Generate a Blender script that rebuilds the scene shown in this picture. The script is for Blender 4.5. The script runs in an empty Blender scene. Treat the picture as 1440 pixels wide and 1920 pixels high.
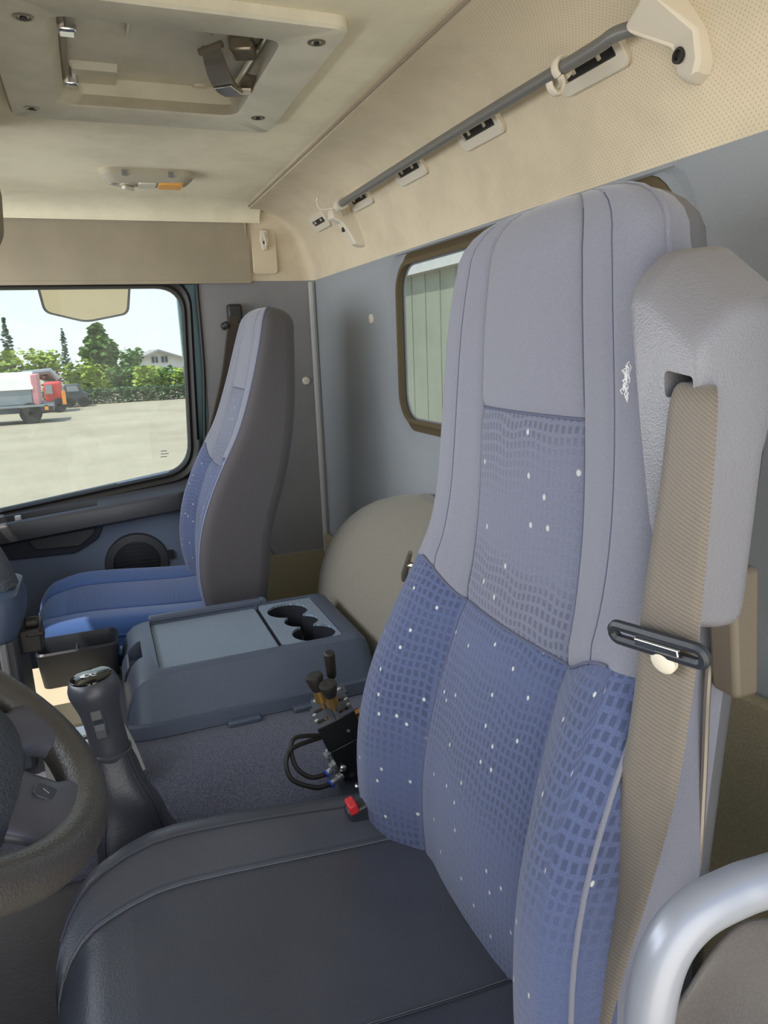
import bpy, bmesh, math, random
import numpy as np
from mathutils import Vector, Matrix

random.seed(7)
SC = bpy.context.scene
COL = SC.collection
R = math.radians

# ------------------------------------------------------------------ camera, sky, sun, exposure
FPX = 1350.0
def cam_axes():
    vx, vy, roll = 170.0, 665.0, R(2.3)
    X = np.array([vx-720, -(vy-960), -FPX]); X /= np.linalg.norm(X)
    q = np.array([vx-720+1000*math.cos(roll), -(vy-960)+1000*math.sin(roll), -FPX])
    Z = np.cross(q, X); Z /= np.linalg.norm(Z)
    if Z[1] < 0: Z = -Z
    return np.stack([X, np.cross(Z, X), Z])
CM = cam_axes()
cd = bpy.data.cameras.new('camera'); cam = bpy.data.objects.new('camera', cd); COL.objects.link(cam)
cd.sensor_fit = 'VERTICAL'; cd.sensor_height = 24.0; cd.lens = 24.0*FPX/1920.0
cd.clip_start = 0.02; cd.clip_end = 500
m4 = Matrix([list(CM[i]) for i in range(3)]).to_4x4(); m4.translation = Vector((0.0, 0.699, 1.2))
cam.matrix_world = m4
SC.camera = cam

world = bpy.data.worlds.new('sky'); SC.world = world; world.use_nodes = True
wn = world.node_tree; wn.nodes.clear()
wo = wn.nodes.new('ShaderNodeOutputWorld'); wb = wn.nodes.new('ShaderNodeBackground')
wt = wn.nodes.new('ShaderNodeTexCoord'); ws = wn.nodes.new('ShaderNodeSeparateXYZ'); wr = wn.nodes.new('ShaderNodeValToRGB')
wn.links.new(wt.outputs['Generated'], ws.inputs[0]); wn.links.new(ws.outputs['Z'], wr.inputs[0])
wn.links.new(wr.outputs[0], wb.inputs[0]); wn.links.new(wb.outputs[0], wo.inputs[0])
e = wr.color_ramp.elements
e[0].position = 0.0; e[0].color = (0.80, 0.87, 0.90, 1)
e[1].position = 0.9; e[1].color = (0.42, 0.62, 1.0, 1)
n_ = e.new(0.2); n_.color = (0.70, 0.84, 0.95, 1)
wb.inputs[1].default_value = 1.35

sd = bpy.data.lights.new('sun', 'SUN'); sd.energy = 5.0; sd.angle = R(0.6); sd.color = (1.0, 0.95, 0.86)
sun = bpy.data.objects.new('sun', sd); COL.objects.link(sun)
sun.rotation_euler = Vector((0.20, -0.46, -0.87)).to_track_quat('-Z', 'Y').to_euler()

def area_light(name, loc, direction, sx, sy, energy, color):
    l = bpy.data.lights.new(name, 'AREA'); l.shape = 'RECTANGLE'; l.size = sx; l.size_y = sy
    l.energy = energy; l.color = color
    o = bpy.data.objects.new(name, l); COL.objects.link(o); o.location = loc
    o.rotation_euler = Vector(direction).to_track_quat('-Z', 'Y').to_euler()
    return o
DOOR_W, SHIELD_W = 15.0, 26.0
if DOOR_W: area_light('door_fill', (-0.55, 0.75, 0.95), (1, -0.15, 0.18), 1.1, 1.5, DOOR_W, (1.0, 0.94, 0.84))  # added fill lamp, tops up the sky light at the open door
if SHIELD_W: area_light('windscreen_fill', (1.25, 1.55, 1.25), (0, -1, -0.05), 2.0, 0.60, SHIELD_W, (0.90, 0.95, 1.0))  # added lamp brightening the cab from the windscreen side

SC.view_settings.view_transform = 'Standard'
SC.view_settings.look = 'None'
SC.view_settings.gamma = 1.0
SC.view_settings.use_curve_mapping = False
SC.view_settings.exposure = 0.0
SC.cycles.max_bounces = 10
SC.cycles.diffuse_bounces = 6
SC.cycles.transparent_max_bounces = 16
SC.cycles.use_denoising = True

# ------------------------------------------------------------------ materials
def lin(r, g, b):
    f = lambda c: (c/255/12.92) if c <= 10.3 else ((c/255+0.055)/1.055)**2.4
    return (f(r), f(g), f(b), 1.0)

class NT:
    def __init__(s, name):
        s.m = bpy.data.materials.new(name); s.m.use_nodes = True
        s.t = s.m.node_tree; s.n = s.t.nodes; s.l = s.t.links
        s.p = s.n['Principled BSDF']; s.out = s.n['Material Output']
        s.tc = None
    def coord(s, kind='Object'):
        if s.tc is None: s.tc = s.n.new('ShaderNodeTexCoord')
        return s.tc.outputs[kind]
    def val(s, x, sock):
        if isinstance(x, (int, float, tuple)): sock.default_value = x
        else: s.l.new(x, sock)
    def math(s, op, a, b=0.0, c=0.0, clamp=False):
        n = s.n.new('ShaderNodeMath'); n.operation = op; n.use_clamp = clamp
        s.val(a, n.inputs[0]); s.val(b, n.inputs[1]); s.val(c, n.inputs[2]); return n.outputs[0]
    def noise(s, scale, detail=2.0, rough=0.5, vec=None):
        n = s.n.new('ShaderNodeTexNoise'); n.inputs['Scale'].default_value = scale
        n.inputs['Detail'].default_value = detail; n.inputs['Roughness'].default_value = rough
        s.l.new(vec if vec is not None else s.coord(), n.inputs['Vector']); return n.outputs['Fac']
    def voronoi(s, scale, vec=None, feature='F1', out='Distance', rnd=1.0, dim='3D'):
        n = s.n.new('ShaderNodeTexVoronoi'); n.voronoi_dimensions = dim; n.inputs['Scale'].default_value = scale; n.feature = feature
        n.inputs['Randomness'].default_value = rnd
        s.l.new(vec if vec is not None else s.coord(), n.inputs['Vector']); return n.outputs[out]
    def mapping(s, vec, scale=(1, 1, 1), rot=(0, 0, 0)):
        n = s.n.new('ShaderNodeMapping'); n.inputs['Scale'].default_value = scale; n.inputs['Rotation'].default_value = rot
        s.l.new(vec, n.inputs['Vector']); return n.outputs[0]
    def sep(s, vec):
        n = s.n.new('ShaderNodeSeparateXYZ'); s.l.new(vec, n.inputs[0]); return n.outputs
    def comb(s, x, y, z=0.0):
        n = s.n.new('ShaderNodeCombineXYZ'); s.val(x, n.inputs[0]); s.val(y, n.inputs[1]); s.val(z, n.inputs[2]); return n.outputs[0]
    def mix(s, f, a, b):
        n = s.n.new('ShaderNodeMix'); n.data_type = 'RGBA'
        s.val(f, n.inputs[0]); s.val(a, n.inputs[6]); s.val(b, n.inputs[7]); return n.outputs[2]
    def ramp(s, f, lo, hi):
        n = s.n.new('ShaderNodeMapRange'); n.interpolation_type = 'SMOOTHSTEP'
        s.val(f, n.inputs[0]); n.inputs[1].default_value = lo; n.inputs[2].default_value = hi; return n.outputs[0]
    def bump(s, h, strength=0.3, dist=0.002):
        n = s.n.new('ShaderNodeBump'); n.inputs['Strength'].default_value = strength; n.inputs['Distance'].default_value = dist
        s.l.new(h, n.inputs['Height']); s.l.new(n.outputs[0], s.p.inputs['Normal'])
    def base(s, c): s.val(c, s.p.inputs['Base Color'])
    def set(s, **k):
        for a, b in k.items(): s.p.inputs[a.replace('_', ' ')].default_value = b

def basic(name, rgb, rough=0.5, metal=0.0, spec=0.5, var=0.0, vscale=8.0, grain=0.0, gscale=400.0, gdist=0.001, sheen=0.0):
    t = NT(name); c = lin(*rgb)
    t.set(Roughness=rough, Metallic=metal); t.p.inputs['Specular IOR Level'].default_value = spec
    if var > 0:
        d = tuple(x*(1-var) for x in c[:3])+(1,); h = tuple(min(1, x*(1+var)) for x in c[:3])+(1,)
        t.base(t.mix(t.ramp(t.noise(vscale, 4.0, 0.6), 0.3, 0.7), d, h))
    else: t.base(c)
    if grain > 0: t.bump(t.noise(gscale, 2.0), grain, gdist)
    if sheen > 0: t.set(Sheen_Weight=sheen, Sheen_Roughness=0.5)
    return t.m

def perforated(name, rgb, dot_rgb, pitch, strength=1.0):
    t = NT(name); t.set(Roughness=0.9); t.p.inputs['Specular IOR Level'].default_value = 0.15
    u = t.sep(t.coord('UV'))
    def grid(off):
        a = t.math('SUBTRACT', t.math('FRACT', t.math('ADD', t.math('DIVIDE', u[0], pitch), off)), 0.5)
        b = t.math('SUBTRACT', t.math('FRACT', t.math('ADD', t.math('DIVIDE', u[1], pitch), off)), 0.5)
        return t.math('SQRT', t.math('ADD', t.math('MULTIPLY', a, a), t.math('MULTIPLY', b, b)))
    d = t.math('MINIMUM', grid(0.0), grid(0.5))
    mask = t.math('MULTIPLY', t.math('SUBTRACT', 1.0, t.ramp(d, 0.09, 0.15)), strength)
    c = lin(*rgb); c2 = tuple(x*0.86 for x in c[:3])+(1,)
    bc = t.mix(t.ramp(t.noise(6.0, 5.0, 0.65), 0.35, 0.7), c, c2)
    t.base(t.mix(mask, bc, lin(*dot_rgb)))
    t.bump(t.math('SUBTRACT', t.noise(500.0, 2.0), mask), 0.25, 0.001)
    return t.m

def weave(name, rgb, scale=700.0, var=0.12, sheen=0.3, rough=0.9, stains=False):
    t = NT(name); t.set(Roughness=rough, Sheen_Weight=sheen, Sheen_Roughness=0.5); t.p.inputs['Specular IOR Level'].default_value = 0.15
    c = lin(*rgb); d = tuple(x*(1-var) for x in c[:3])+(1,)
    f = t.ramp(t.noise(scale, 2.0, 0.7), 0.35, 0.65)
    col = t.mix(f, d, c)
    if stains:
        s = t.ramp(t.noise(3.5, 4.0, 0.6, t.mapping(t.coord(), (1, 1, 0.35))), 0.52, 0.72)
        col = t.mix(t.math('MULTIPLY', s, 0.35), col, tuple(x*0.6 for x in c[:3])+(1,))
    t.base(col); t.bump(f, 0.2, 0.0008)
    return t.m

def seat_pattern(name, base, dark, fleck, flecks=True, fs=33.0):
    t = NT(name); t.set(Roughness=0.9, Sheen_Weight=0.3, Sheen_Roughness=0.5); t.p.inputs['Specular IOR Level'].default_value = 0.15
    uv = t.coord('UV'); u = t.sep(uv)
    wob = t.math('MULTIPLY', t.math('SINE', t.math('ADD', t.math('MULTIPLY', u[0], 95.0), t.math('MULTIPLY', u[1], 23.0))), 0.0016)
    wob2 = t.math('MULTIPLY', t.math('SUBTRACT', t.noise(22.0, 2.0, 0.5, uv), 0.5), 0.012)
    a = t.math('FRACT', t.math('DIVIDE', t.math('ADD', u[0], t.math('MULTIPLY', wob2, 0.4)), 0.0078))
    b = t.math('FRACT', t.math('DIVIDE', t.math('ADD', u[1], t.math('ADD', wob, wob2)), 0.0105))
    pa = t.math('ABSOLUTE', t.math('SUBTRACT', a, 0.5)); pb = t.math('ABSOLUTE', t.math('SUBTRACT', b, 0.5))
    m = t.math('MULTIPLY', t.math('SUBTRACT', 1.0, t.ramp(pa, 0.25, 0.33)), t.math('SUBTRACT', 1.0, t.ramp(pb, 0.28, 0.36)))
    amp = t.ramp(t.noise(5.5, 1.0, 0.5, t.mapping(uv, (0.35, 1.5, 1))), 0.38, 0.60)
    thr = t.ramp(t.noise(1100.0, 1.0, 0.6, t.mapping(uv, (1, 0.5, 1))), 0.35, 0.65)
    c = lin(*base); c2 = tuple(x*0.8 for x in c[:3])+(1,)
    col = t.mix(thr, c2, c)
    col = t.mix(t.math('MULTIPLY', m, t.math('ADD', 0.12, t.math('MULTIPLY', amp, 0.8))), col, lin(*dark))
    if flecks:
        mp = t.mapping(uv, (1, 0.75, 1), (0, 0, 0.15)); v = t.voronoi(fs, mp, dim='2D')
        pick = t.math('GREATER_THAN', t.sep(t.voronoi(fs, mp, out='Color', dim='2D'))[0], 0.45)
        col = t.mix(t.math('MULTIPLY', pick, t.math('SUBTRACT', 1.0, t.ramp(v, 0.035, 0.07))), col, lin(*fleck))
    t.base(col); t.bump(t.math('ADD', t.math('MULTIPLY', m, -0.6), t.math('MULTIPLY', thr, 0.4)), 0.3, 0.001)
    return t.m

def ribbed(name, rgb, pitch, rough=0.45):
    t = NT(name); t.set(Roughness=rough)
    u = t.sep(t.coord())
    a = t.math('SINE', t.math('MULTIPLY', u[0], 2*math.pi/pitch)); b = t.math('SINE', t.math('MULTIPLY', u[1], 2*math.pi/pitch))
    h = t.math('MULTIPLY', a, b)
    c = lin(*rgb); t.base(t.mix(t.ramp(h, -0.5, 0.6), tuple(x*0.45 for x in c[:3])+(1,), c)); t.bump(h, 0.5, 0.0015)
    return t.m

def webbing(name, rgb, rough=0.6):
    t = NT(name); t.set(Roughness=rough, Sheen_Weight=0.2)
    u = t.sep(t.coord('UV'))
    a = t.math('SINE', t.math('MULTIPLY', u[0], 2*math.pi/0.0026)); b = t.math('SINE', t.math('ADD', t.math('MULTIPLY', u[1], 2*math.pi/0.0034), t.math('MULTIPLY', u[0], 2*math.pi/0.0052)))
    h = t.ramp(t.math('MULTIPLY', a, b), -0.2, 0.5)
    c = lin(*rgb)
    dirt = t.ramp(t.noise(9.0, 4.0, 0.6), 0.4, 0.75)
    col = t.mix(h, tuple(x*0.62 for x in c[:3])+(1,), c)
    t.base(t.mix(t.math('MULTIPLY', dirt, 0.35), col, tuple(x*0.55 for x in c[:3])+(1,))); t.bump(h, 0.4, 0.0008)
    return t.m

def leather(name, rgb, rough=0.42, gs=260.0, gstr=0.25, var=0.1):
    t = NT(name); t.set(Roughness=rough)
    c = lin(*rgb)
    v = t.voronoi(gs, None, 'F1')
    t.base(t.mix(t.ramp(t.noise(5.0, 4.0, 0.6), 0.35, 0.7), tuple(x*(1-var) for x in c[:3])+(1,), tuple(x*(1+var) for x in c[:3])+(1,)))
    t.bump(t.math('ADD', v, t.math('MULTIPLY', t.noise(gs*0.4, 2.0), 0.8)), gstr, 0.001)
    return t.m

def glass(name, tint, dust, rough=0.02):
    t = NT(name); t.n.remove(t.p)
    tr = t.n.new('ShaderNodeBsdfTransparent'); tr.inputs[0].default_value = tint+(1,)
    gl = t.n.new('ShaderNodeBsdfGlossy'); gl.inputs['Roughness'].default_value = rough
    df = t.n.new('ShaderNodeBsdfDiffuse'); df.inputs[0].default_value = lin(205, 200, 185)
    tl = t.n.new('ShaderNodeBsdfTranslucent'); tl.inputs[0].default_value = lin(205, 200, 185)
    lw = t.n.new('ShaderNodeLayerWeight')
    fr = t.math('ADD', 0.005, t.math('MULTIPLY', t.math('POWER', lw.outputs['Facing'], 5.0), 0.3))
    a = t.n.new('ShaderNodeMixShader'); b = t.n.new('ShaderNodeMixShader'); dd = t.n.new('ShaderNodeMixShader')
    dd.inputs[0].default_value = 0.5; t.l.new(df.outputs[0], dd.inputs[1]); t.l.new(tl.outputs[0], dd.inputs[2])
    t.l.new(fr, a.inputs[0]); t.l.new(tr.outputs[0], a.inputs[1]); t.l.new(gl.outputs[0], a.inputs[2])
    dn = t.math('MULTIPLY', t.ramp(t.noise(7.0, 5.0, 0.7), 0.2, 0.9), dust*2)
    t.l.new(dn, b.inputs[0]); t.l.new(a.outputs[0], b.inputs[1]); t.l.new(dd.outputs[0], b.inputs[2])
    t.l.new(b.outputs[0], t.out.inputs[0])
    return t.m

def foliage(name, c1, c2):
    t = NT(name); t.set(Roughness=0.7); t.p.inputs['Specular IOR Level'].default_value = 0.2
    t.base(t.mix(t.ramp(t.noise(1.3, 4.0, 0.7), 0.35, 0.65), lin(*c1), lin(*c2)))
    return t.m

M = dict(
    liner=perforated('perforated_headliner', (212, 197, 170), (125, 106, 90), 0.0066, 0.42),
    linerp=basic('headliner_plain', (205, 190, 163), 0.9, spec=0.1, var=0.05, grain=0.1),
    ceil=perforated('ceiling_headliner', (236, 226, 198), (160, 145, 122), 0.0062, 0.22),
    header=basic('header_liner', (152, 141, 121), 0.9, spec=0.1, var=0.06, vscale=7, grain=0.15, gscale=500),
    hatch=basic('hatch_plastic', (204, 197, 178), 0.55, spec=0.4, var=0.07, vscale=14, grain=0.2, gscale=420),
    beige=basic('beige_plastic', (208, 198, 180), 0.5, spec=0.4, grain=0.1, gscale=300),
    wall=weave('rear_lining', (146, 149, 153), 900.0, 0.2, 0.2, 0.9, True),
    pillar=basic('pillar_plastic', (128, 126, 126), 0.75, spec=0.2, var=0.06, vscale=5, grain=0.12, gscale=400),
    strip=basic('seam_strip_grey', (158, 157, 154), 0.6, spec=0.3),
    brown=weave('olive_brown_carpet', (152, 141, 114), 420.0, 0.25, 0.1),
    carpet=weave('blue_grey_carpet', (98, 99, 114), 330.0, 0.42, 0.25),
    mat=leather('floor_mat_rubber', (66, 65, 68), 0.7, 200.0, 0.6),
    plain=weave('plain_seat_cloth', (123, 123, 134), 800.0, 0.14, 0.3),
    side_shaded=weave('plain_cloth_shaded', (88, 84, 86), 700.0, 0.12, 0.15),  # plain seat cloth with the side's shade put into its colour
    side=weave('seat_side_cloth', (104, 101, 104), 700.0, 0.12, 0.2),
    pattern=seat_pattern('woven_seat_cloth', (84, 93, 126), (63, 70, 96), (190, 192, 186)),
    insert=seat_pattern('woven_insert_cloth', (110, 112, 130), (84, 86, 102), (180, 180, 178), True, 25.0),
    blue=weave('blue_seat_cloth', (60, 88, 140), 700.0, 0.15, 0.3),
    blueside=weave('blue_seat_border', (24, 34, 66), 700.0, 0.15, 0.1),
    bluepat=seat_pattern('blue_woven_cushion', (56, 82, 134), (44, 62, 104), (120, 130, 160), False),
    black=leather('black_leather_cover', (70, 72, 80), 0.36, 420.0, 0.16),
    thread=basic('grey_thread', (112, 112, 114), 0.8),
    dthread=basic('dark_thread', (86, 88, 108), 0.9),
    piping=basic('pale_piping', (118, 124, 148), 0.7),
    shell=basic('grey_seat_shell', (92, 92, 96), 0.5, grain=0.2, gscale=350),
    trim=basic('satin_trim_strip', (128, 120, 112), 0.35, metal=0.4),
    guide=leather('grey_guide_vinyl', (118, 116, 120), 0.42, 650.0, 0.3, 0.05),
    brownp=basic('brown_plastic', (98, 88, 74), 0.5, grain=0.1),
    lampb=basic('lamp_housing', (176, 168, 148), 0.5),
    belt=webbing('grey_belt_webbing', (124, 113, 100)),
    belt2=webbing('brown_belt_webbing', (78, 66, 54)),
    console=basic('console_blue_plastic', (76, 84, 100), 0.45, grain=0.3, gscale=260, var=0.04),
    ribmat=ribbed('ribbed_console_mat', (150, 164, 180), 0.0060),
    dark=basic('dark_plastic', (38, 40, 46), 0.45, grain=0.15, gscale=300),
    darkblue=basic('dark_blue_plastic', (58, 70, 92), 0.5, grain=0.15, gscale=300),
    doorblue=weave('door_blue_lining', (120, 132, 154), 500.0, 0.1, 0.2, 0.8),
    ledge=basic('door_ledge_plastic', (66, 66, 70), 0.4, grain=0.15, gscale=300),
    pocket=basic('door_pocket_plastic', (38, 44, 58), 0.5, grain=0.1, gscale=300),
    rubber=basic('black_rubber', (36, 33, 31), 0.55),
    wrubber=basic('window_rubber', (92, 80, 60), 0.85, spec=0.15),
    teal=basic('teal_body_paint', (98, 138, 148), 0.3),
    chrome=basic('chrome', (225, 225, 225), 0.18, metal=1.0),
    steel=basic('dark_steel', (140, 130, 114), 0.35, metal=0.7),
    zinc=basic('zinc_fitting', (205, 205, 205), 0.28, metal=0.9),
    brass=basic('brass', (176, 140, 82), 0.35, metal=0.8),
    blockblk=basic('anodised_black', (26, 26, 28), 0.35),
    blockgrey=basic('anodised_grey', (66, 70, 78), 0.4, metal=0.3),
    bluetube=basic('blue_tube', (40, 84, 190), 0.4),
    red=basic('red_plastic', (190, 40, 45), 0.4),
    rail=basic('grey_rail_tube', (108, 106, 102), 0.35, spec=0.5),
    amber=basic('amber_lens', (240, 170, 80), 0.25),
    lens=basic('frosted_lens', (215, 208, 190), 0.3),
    wheel=leather('steering_wheel_leather', (72, 68, 64), 0.34, 420.0, 0.35, 0.18),
    hub=leather('wheel_hub_grain', (64, 68, 76), 0.45, 300.0, 0.8),
    spoke=basic('wheel_spoke_plastic', (74, 74, 84), 0.38, grain=0.15, gscale=300),
    button=basic('wheel_button', (56, 60, 68), 0.35),
    knob=basic('lever_knob_plastic', (60, 61, 68), 0.38, var=0.05),
    gloss=basic('gloss_black_cap', (12, 12, 13), 0.06),
    white=basic('white_print', (215, 215, 215), 0.5),
    boot=leather('boot_leather', (60, 60, 66), 0.42, 300.0, 0.2),
    silver=basic('silver_handle_paint', (146, 148, 156), 0.34, metal=0.25, var=0.03),
    hump=weave('hump_padding', (132, 126, 113), 520.0, 0.16, 0.2),
    tray=basic('beige_rubber_tray', (205, 192, 165), 0.7, var=0.05),
    blackcloth=weave('black_cloth_cover', (92, 87, 84), 500.0, 0.15, 0.2),
    glass=glass('door_glass', (0.95, 0.98, 0.96), 0.06),
    rglass=glass('rear_glass', (0.92, 0.96, 0.92), 0.10),
    mirror=basic('mirror_glass', (235, 225, 205), 0.12, metal=1.0),
    ground=basic('yard_ground', (160, 151, 130), 0.9, spec=0.1, var=0.10, vscale=0.35),
    leaf1=foliage('leaf_yellow_green', (110, 135, 50), (165, 180, 80)),
    leaf2=foliage('leaf_mid_green', (64, 96, 50), (110, 140, 74)),
    leaf3=foliage('leaf_conifer', (50, 80, 66), (84, 112, 92)),
    leaf4=foliage('leaf_maroon', (96, 50, 52), (130, 76, 72)),
    leaf5=foliage('leaf_hedge', (66, 88, 60), (100, 122, 84)),
    bark=basic('bark', (88, 72, 58), 0.9),
    houseW=basic('house_render', (214, 212, 208), 0.8),
    roofm=basic('house_roof', (150, 146, 142), 0.8),
    tarp=basic('white_tarp', (228, 224, 216), 0.6),
    pink=basic('pink_panel', (205, 140, 145), 0.6),
    truckd=basic('truck_dark_paint', (66, 70, 80), 0.5),
    truckg=basic('truck_grey_paint', (140, 146, 150), 0.5),
    redp=basic('red_machine_paint', (205, 45, 42), 0.45),
    orange=basic('orange_lamp', (232, 150, 60), 0.5),
    tyre=basic('tyre_rubber', (36, 36, 38), 0.8),
    shed=basic('shed_cladding', (128, 132, 122), 0.8, var=0.06, vscale=0.6),
)

# ------------------------------------------------------------------ geometry helpers
class G:
    def __init__(s): s.v = []; s.f = []; s.mi = []; s.uv = None; s.k = 0
    def add(s, vs, fs, k=None):
        o = len(s.v); s.v += [tuple(map(float, p)) for p in vs]
        s.f += [tuple(i+o for i in f) for f in fs]; s.mi += [s.k if k is None else k]*len(fs); return s
    def box(s, c, size, rot=None):
        hx, hy, hz = [x/2 for x in size]
        vs = [Vector((x, y, z)) for x in (-hx, hx) for y in (-hy, hy) for z in (-hz, hz)]
        if rot is not None: vs = [rot @ v for v in vs]
        vs = [v+Vector(c) for v in vs]
        return s.add(vs, [(0, 1, 3, 2), (4, 6, 7, 5), (0, 4, 5, 1), (2, 3, 7, 6), (0, 2, 6, 4), (1, 5, 7, 3)])
    def bx(s, x0, x1, y0, y1, z0, z1): return s.box(((x0+x1)/2, (y0+y1)/2, (z0+z1)/2), (x1-x0, y1-y0, z1-z0))
    def tube(s, pts, r, n=10, closed=False, cap=True, flat=1.0, up=None):
        pts = [Vector(p) for p in pts]; N = len(pts)
        rs = r if hasattr(r, '__len__') else [r]*N
        rings = []; prev = None
        for i in range(N):
            if closed: t = (pts[(i+1) % N]-pts[i-1]).normalized()
            else: t = (pts[min(i+1, N-1)]-pts[max(i-1, 0)]).normalized()
            if prev is None:
                a = Vector(up) if up else (Vector((0, 0, 1)) if abs(t.z) < 0.9 else Vector((1, 0, 0)))
                n1 = (a-t*a.dot(t)).normalized()
            else: n1 = (prev-t*prev.dot(t)).normalized()
            prev = n1; n2 = t.cross(n1)
            rings.append([pts[i]+(n1*math.cos(2*math.pi*j/n)*flat+n2*math.sin(2*math.pi*j/n))*rs[i] for j in range(n)])
        return s.loft(rings, closed_path=closed, cap=cap and not closed)
    def loft(s, rings, closed_path=False, cap=True, closed_ring=True):
        n = len(rings[0]); N = len(rings); vs = [p for r in rings for p in r]; fs = []
        for i in range(N if closed_path else N-1):
            i2 = (i+1) % N
            for j in range(n if closed_ring else n-1):
                j2 = (j+1) % n
                fs.append((i*n+j, i*n+j2, i2*n+j2, i2*n+j))
        if cap and closed_ring:
            fs.append(tuple(range(n))[::-1]); fs.append(tuple((N-1)*n+j for j in range(n)))
        return s.add(vs, fs)
    def lathe(s, prof, n=20, origin=(0, 0, 0), axis=(0, 0, 1), cap=True):
        a = Vector(axis).normalized(); b = a.orthogonal().normalized(); c = a.cross(b); o = Vector(origin)
        return s.loft([[o+a*h+(b*math.cos(2*math.pi*j/n)+c*math.sin(2*math.pi*j/n))*max(r, 1e-5) for j in range(n)] for r, h in prof], cap=cap)
    def cyl(s, p0, p1, r, n=16, r2=None):
        p0 = Vector(p0); d = Vector(p1)-p0
        return s.lathe([(r, 0), (r if r2 is None else r2, d.length)], n, p0, d)
    def prism(s, poly, fn, d0, d1):
        n = len(poly)
        vs = [fn(a, b, d0) for a, b in poly]+[fn(a, b, d1) for a, b in poly]
        fs = [tuple(range(n))[::-1], tuple(range(n, 2*n))]+[(i, (i+1) % n, n+(i+1) % n, n+i) for i in range(n)]
        return s.add(vs, fs)
    def grid(s, fn, us, vs_):
        V = [fn(u, v) for v in vs_ for u in us]; n = len(us)
        return s.add(V, [(j*n+i, j*n+i+1, (j+1)*n+i+1, (j+1)*n+i) for j in range(len(vs_)-1) for i in range(n-1)])
    def sphere(s, c, r, n=16, m=10, scale=(1, 1, 1)):
        c = Vector(c)
        return s.loft([[c+Vector((scale[0]*r*math.sin(t)*math.cos(2*math.pi*j/n), scale[1]*r*math.sin(t)*math.sin(2*math.pi*j/n), scale[2]*r*math.cos(t))) for j in range(n)]
                       for t in [max(0.02, min(math.pi-0.02, math.pi*i/m)) for i in range(m+1)]])
    def xform(s, mat, start=0):
        for i in range(start, len(s.v)): s.v[i] = tuple(mat @ Vector(s.v[i]))
        return s

def spline(pts, n=8, closed=False):
    P = [Vector(p) for p in pts]; N = len(P); out = []
    for i in range(N if closed else N-1):
        p1, p2 = P[i], P[(i+1) % N]
        p0 = P[i-1] if (closed or i > 0) else p1*2-p2
        p3 = P[(i+2) % N] if (closed or i+2 < N) else p2*2-p1
        for k in range(n):
            t = k/n
            out.append(0.5*((2*p1)+(p2-p0)*t+(2*p0-5*p1+4*p2-p3)*t*t+(3*p1-p0-3*p2+p3)*t**3))
    if not closed: out.append(P[-1])
    return out

def rrect(x0, x1, y0, y1, r, n=6):
    out = []
    for cx, cy, a0 in ((x1-r, y1-r, 0), (x0+r, y1-r, 90), (x0+r, y0+r, 180), (x1-r, y0+r, 270)):
        for k in range(n+1):
            a = R(a0+90*k/n); out.append((cx+r*math.cos(a), cy+r*math.sin(a)))
    return out

def rpoly(pts, rad, n=6):
    """rounded polygon"""
    P = [Vector((a, b)) for a, b in pts]; N = len(P); out = []
    rr = rad if hasattr(rad, '__len__') else [rad]*N
    for i in range(N):
        p = P[i]; a = (P[i-1]-p); b = (P[(i+1) % N]-p); r = rr[i]
        la, lb = a.length, b.length; a /= la; b /= lb
        ang = math.acos(max(-1, min(1, a.dot(b)))); d = min(r/math.tan(ang/2), la*0.48, lb*0.48)
        p0 = p+a*d; p1 = p+b*d
        for k in range(n+1):
            t = k/n; out.append(tuple(p0*(1-t)**2+p*2*t*(1-t)+p1*t*t))
    return out

def put(name, g, mats, parent=None, smooth=35.0, bevel=0.0, segs=2, kind=None, solid=0.0, subsurf=0):
    me = bpy.data.meshes.new(name)
    org = parent_loc(parent) if parent is not None else Vector((0, 0, 0))
    me.from_pydata([(x-org.x, y-org.y, z-org.z) for x, y, z in g.v], [], g.f)
    mats = mats if isinstance(mats, (list, tuple)) else [mats]
    for m in mats: me.materials.append(m)
    if len(mats) > 1: me.polygons.foreach_set('material_index', g.mi)
    if g.uv is not None:
        lay = me.uv_layers.new(name='UVMap'); li = np.empty(len(me.loops), dtype=np.int32); me.loops.foreach_get('vertex_index', li)
        lay.data.foreach_set('uv', np.array(g.uv, dtype=np.float32)[li].ravel())
    bm = bmesh.new(); bm.from_mesh(me); bmesh.ops.recalc_face_normals(bm, faces=bm.faces); bm.to_mesh(me); bm.free()
    if smooth:
        me.polygons.foreach_set('use_smooth', [True]*len(me.polygons)); me.set_sharp_from_angle(angle=R(smooth))
    me.update()
    o = bpy.data.objects.new(name, me); COL.objects.link(o)
    if parent is not None: o.parent = parent
    if solid: 
        md = o.modifiers.new('solid', 'SOLIDIFY'); md.thickness = solid; md.offset = 0
    if bevel:
        md = o.modifiers.new('bevel', 'BEVEL'); md.width = bevel; md.segments = segs; md.limit_method = 'ANGLE'; md.angle_limit = R(40)
        md.harden_normals = False
    if subsurf:
        md = o.modifiers.new('sub', 'SUBSURF'); md.levels = subsurf; md.render_levels = subsurf
    if kind: o['kind'] = kind
    return o

def parent_loc(p):
    v = Vector((0, 0, 0))
    while p is not None: v += p.location; p = p.parent
    return v

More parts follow.
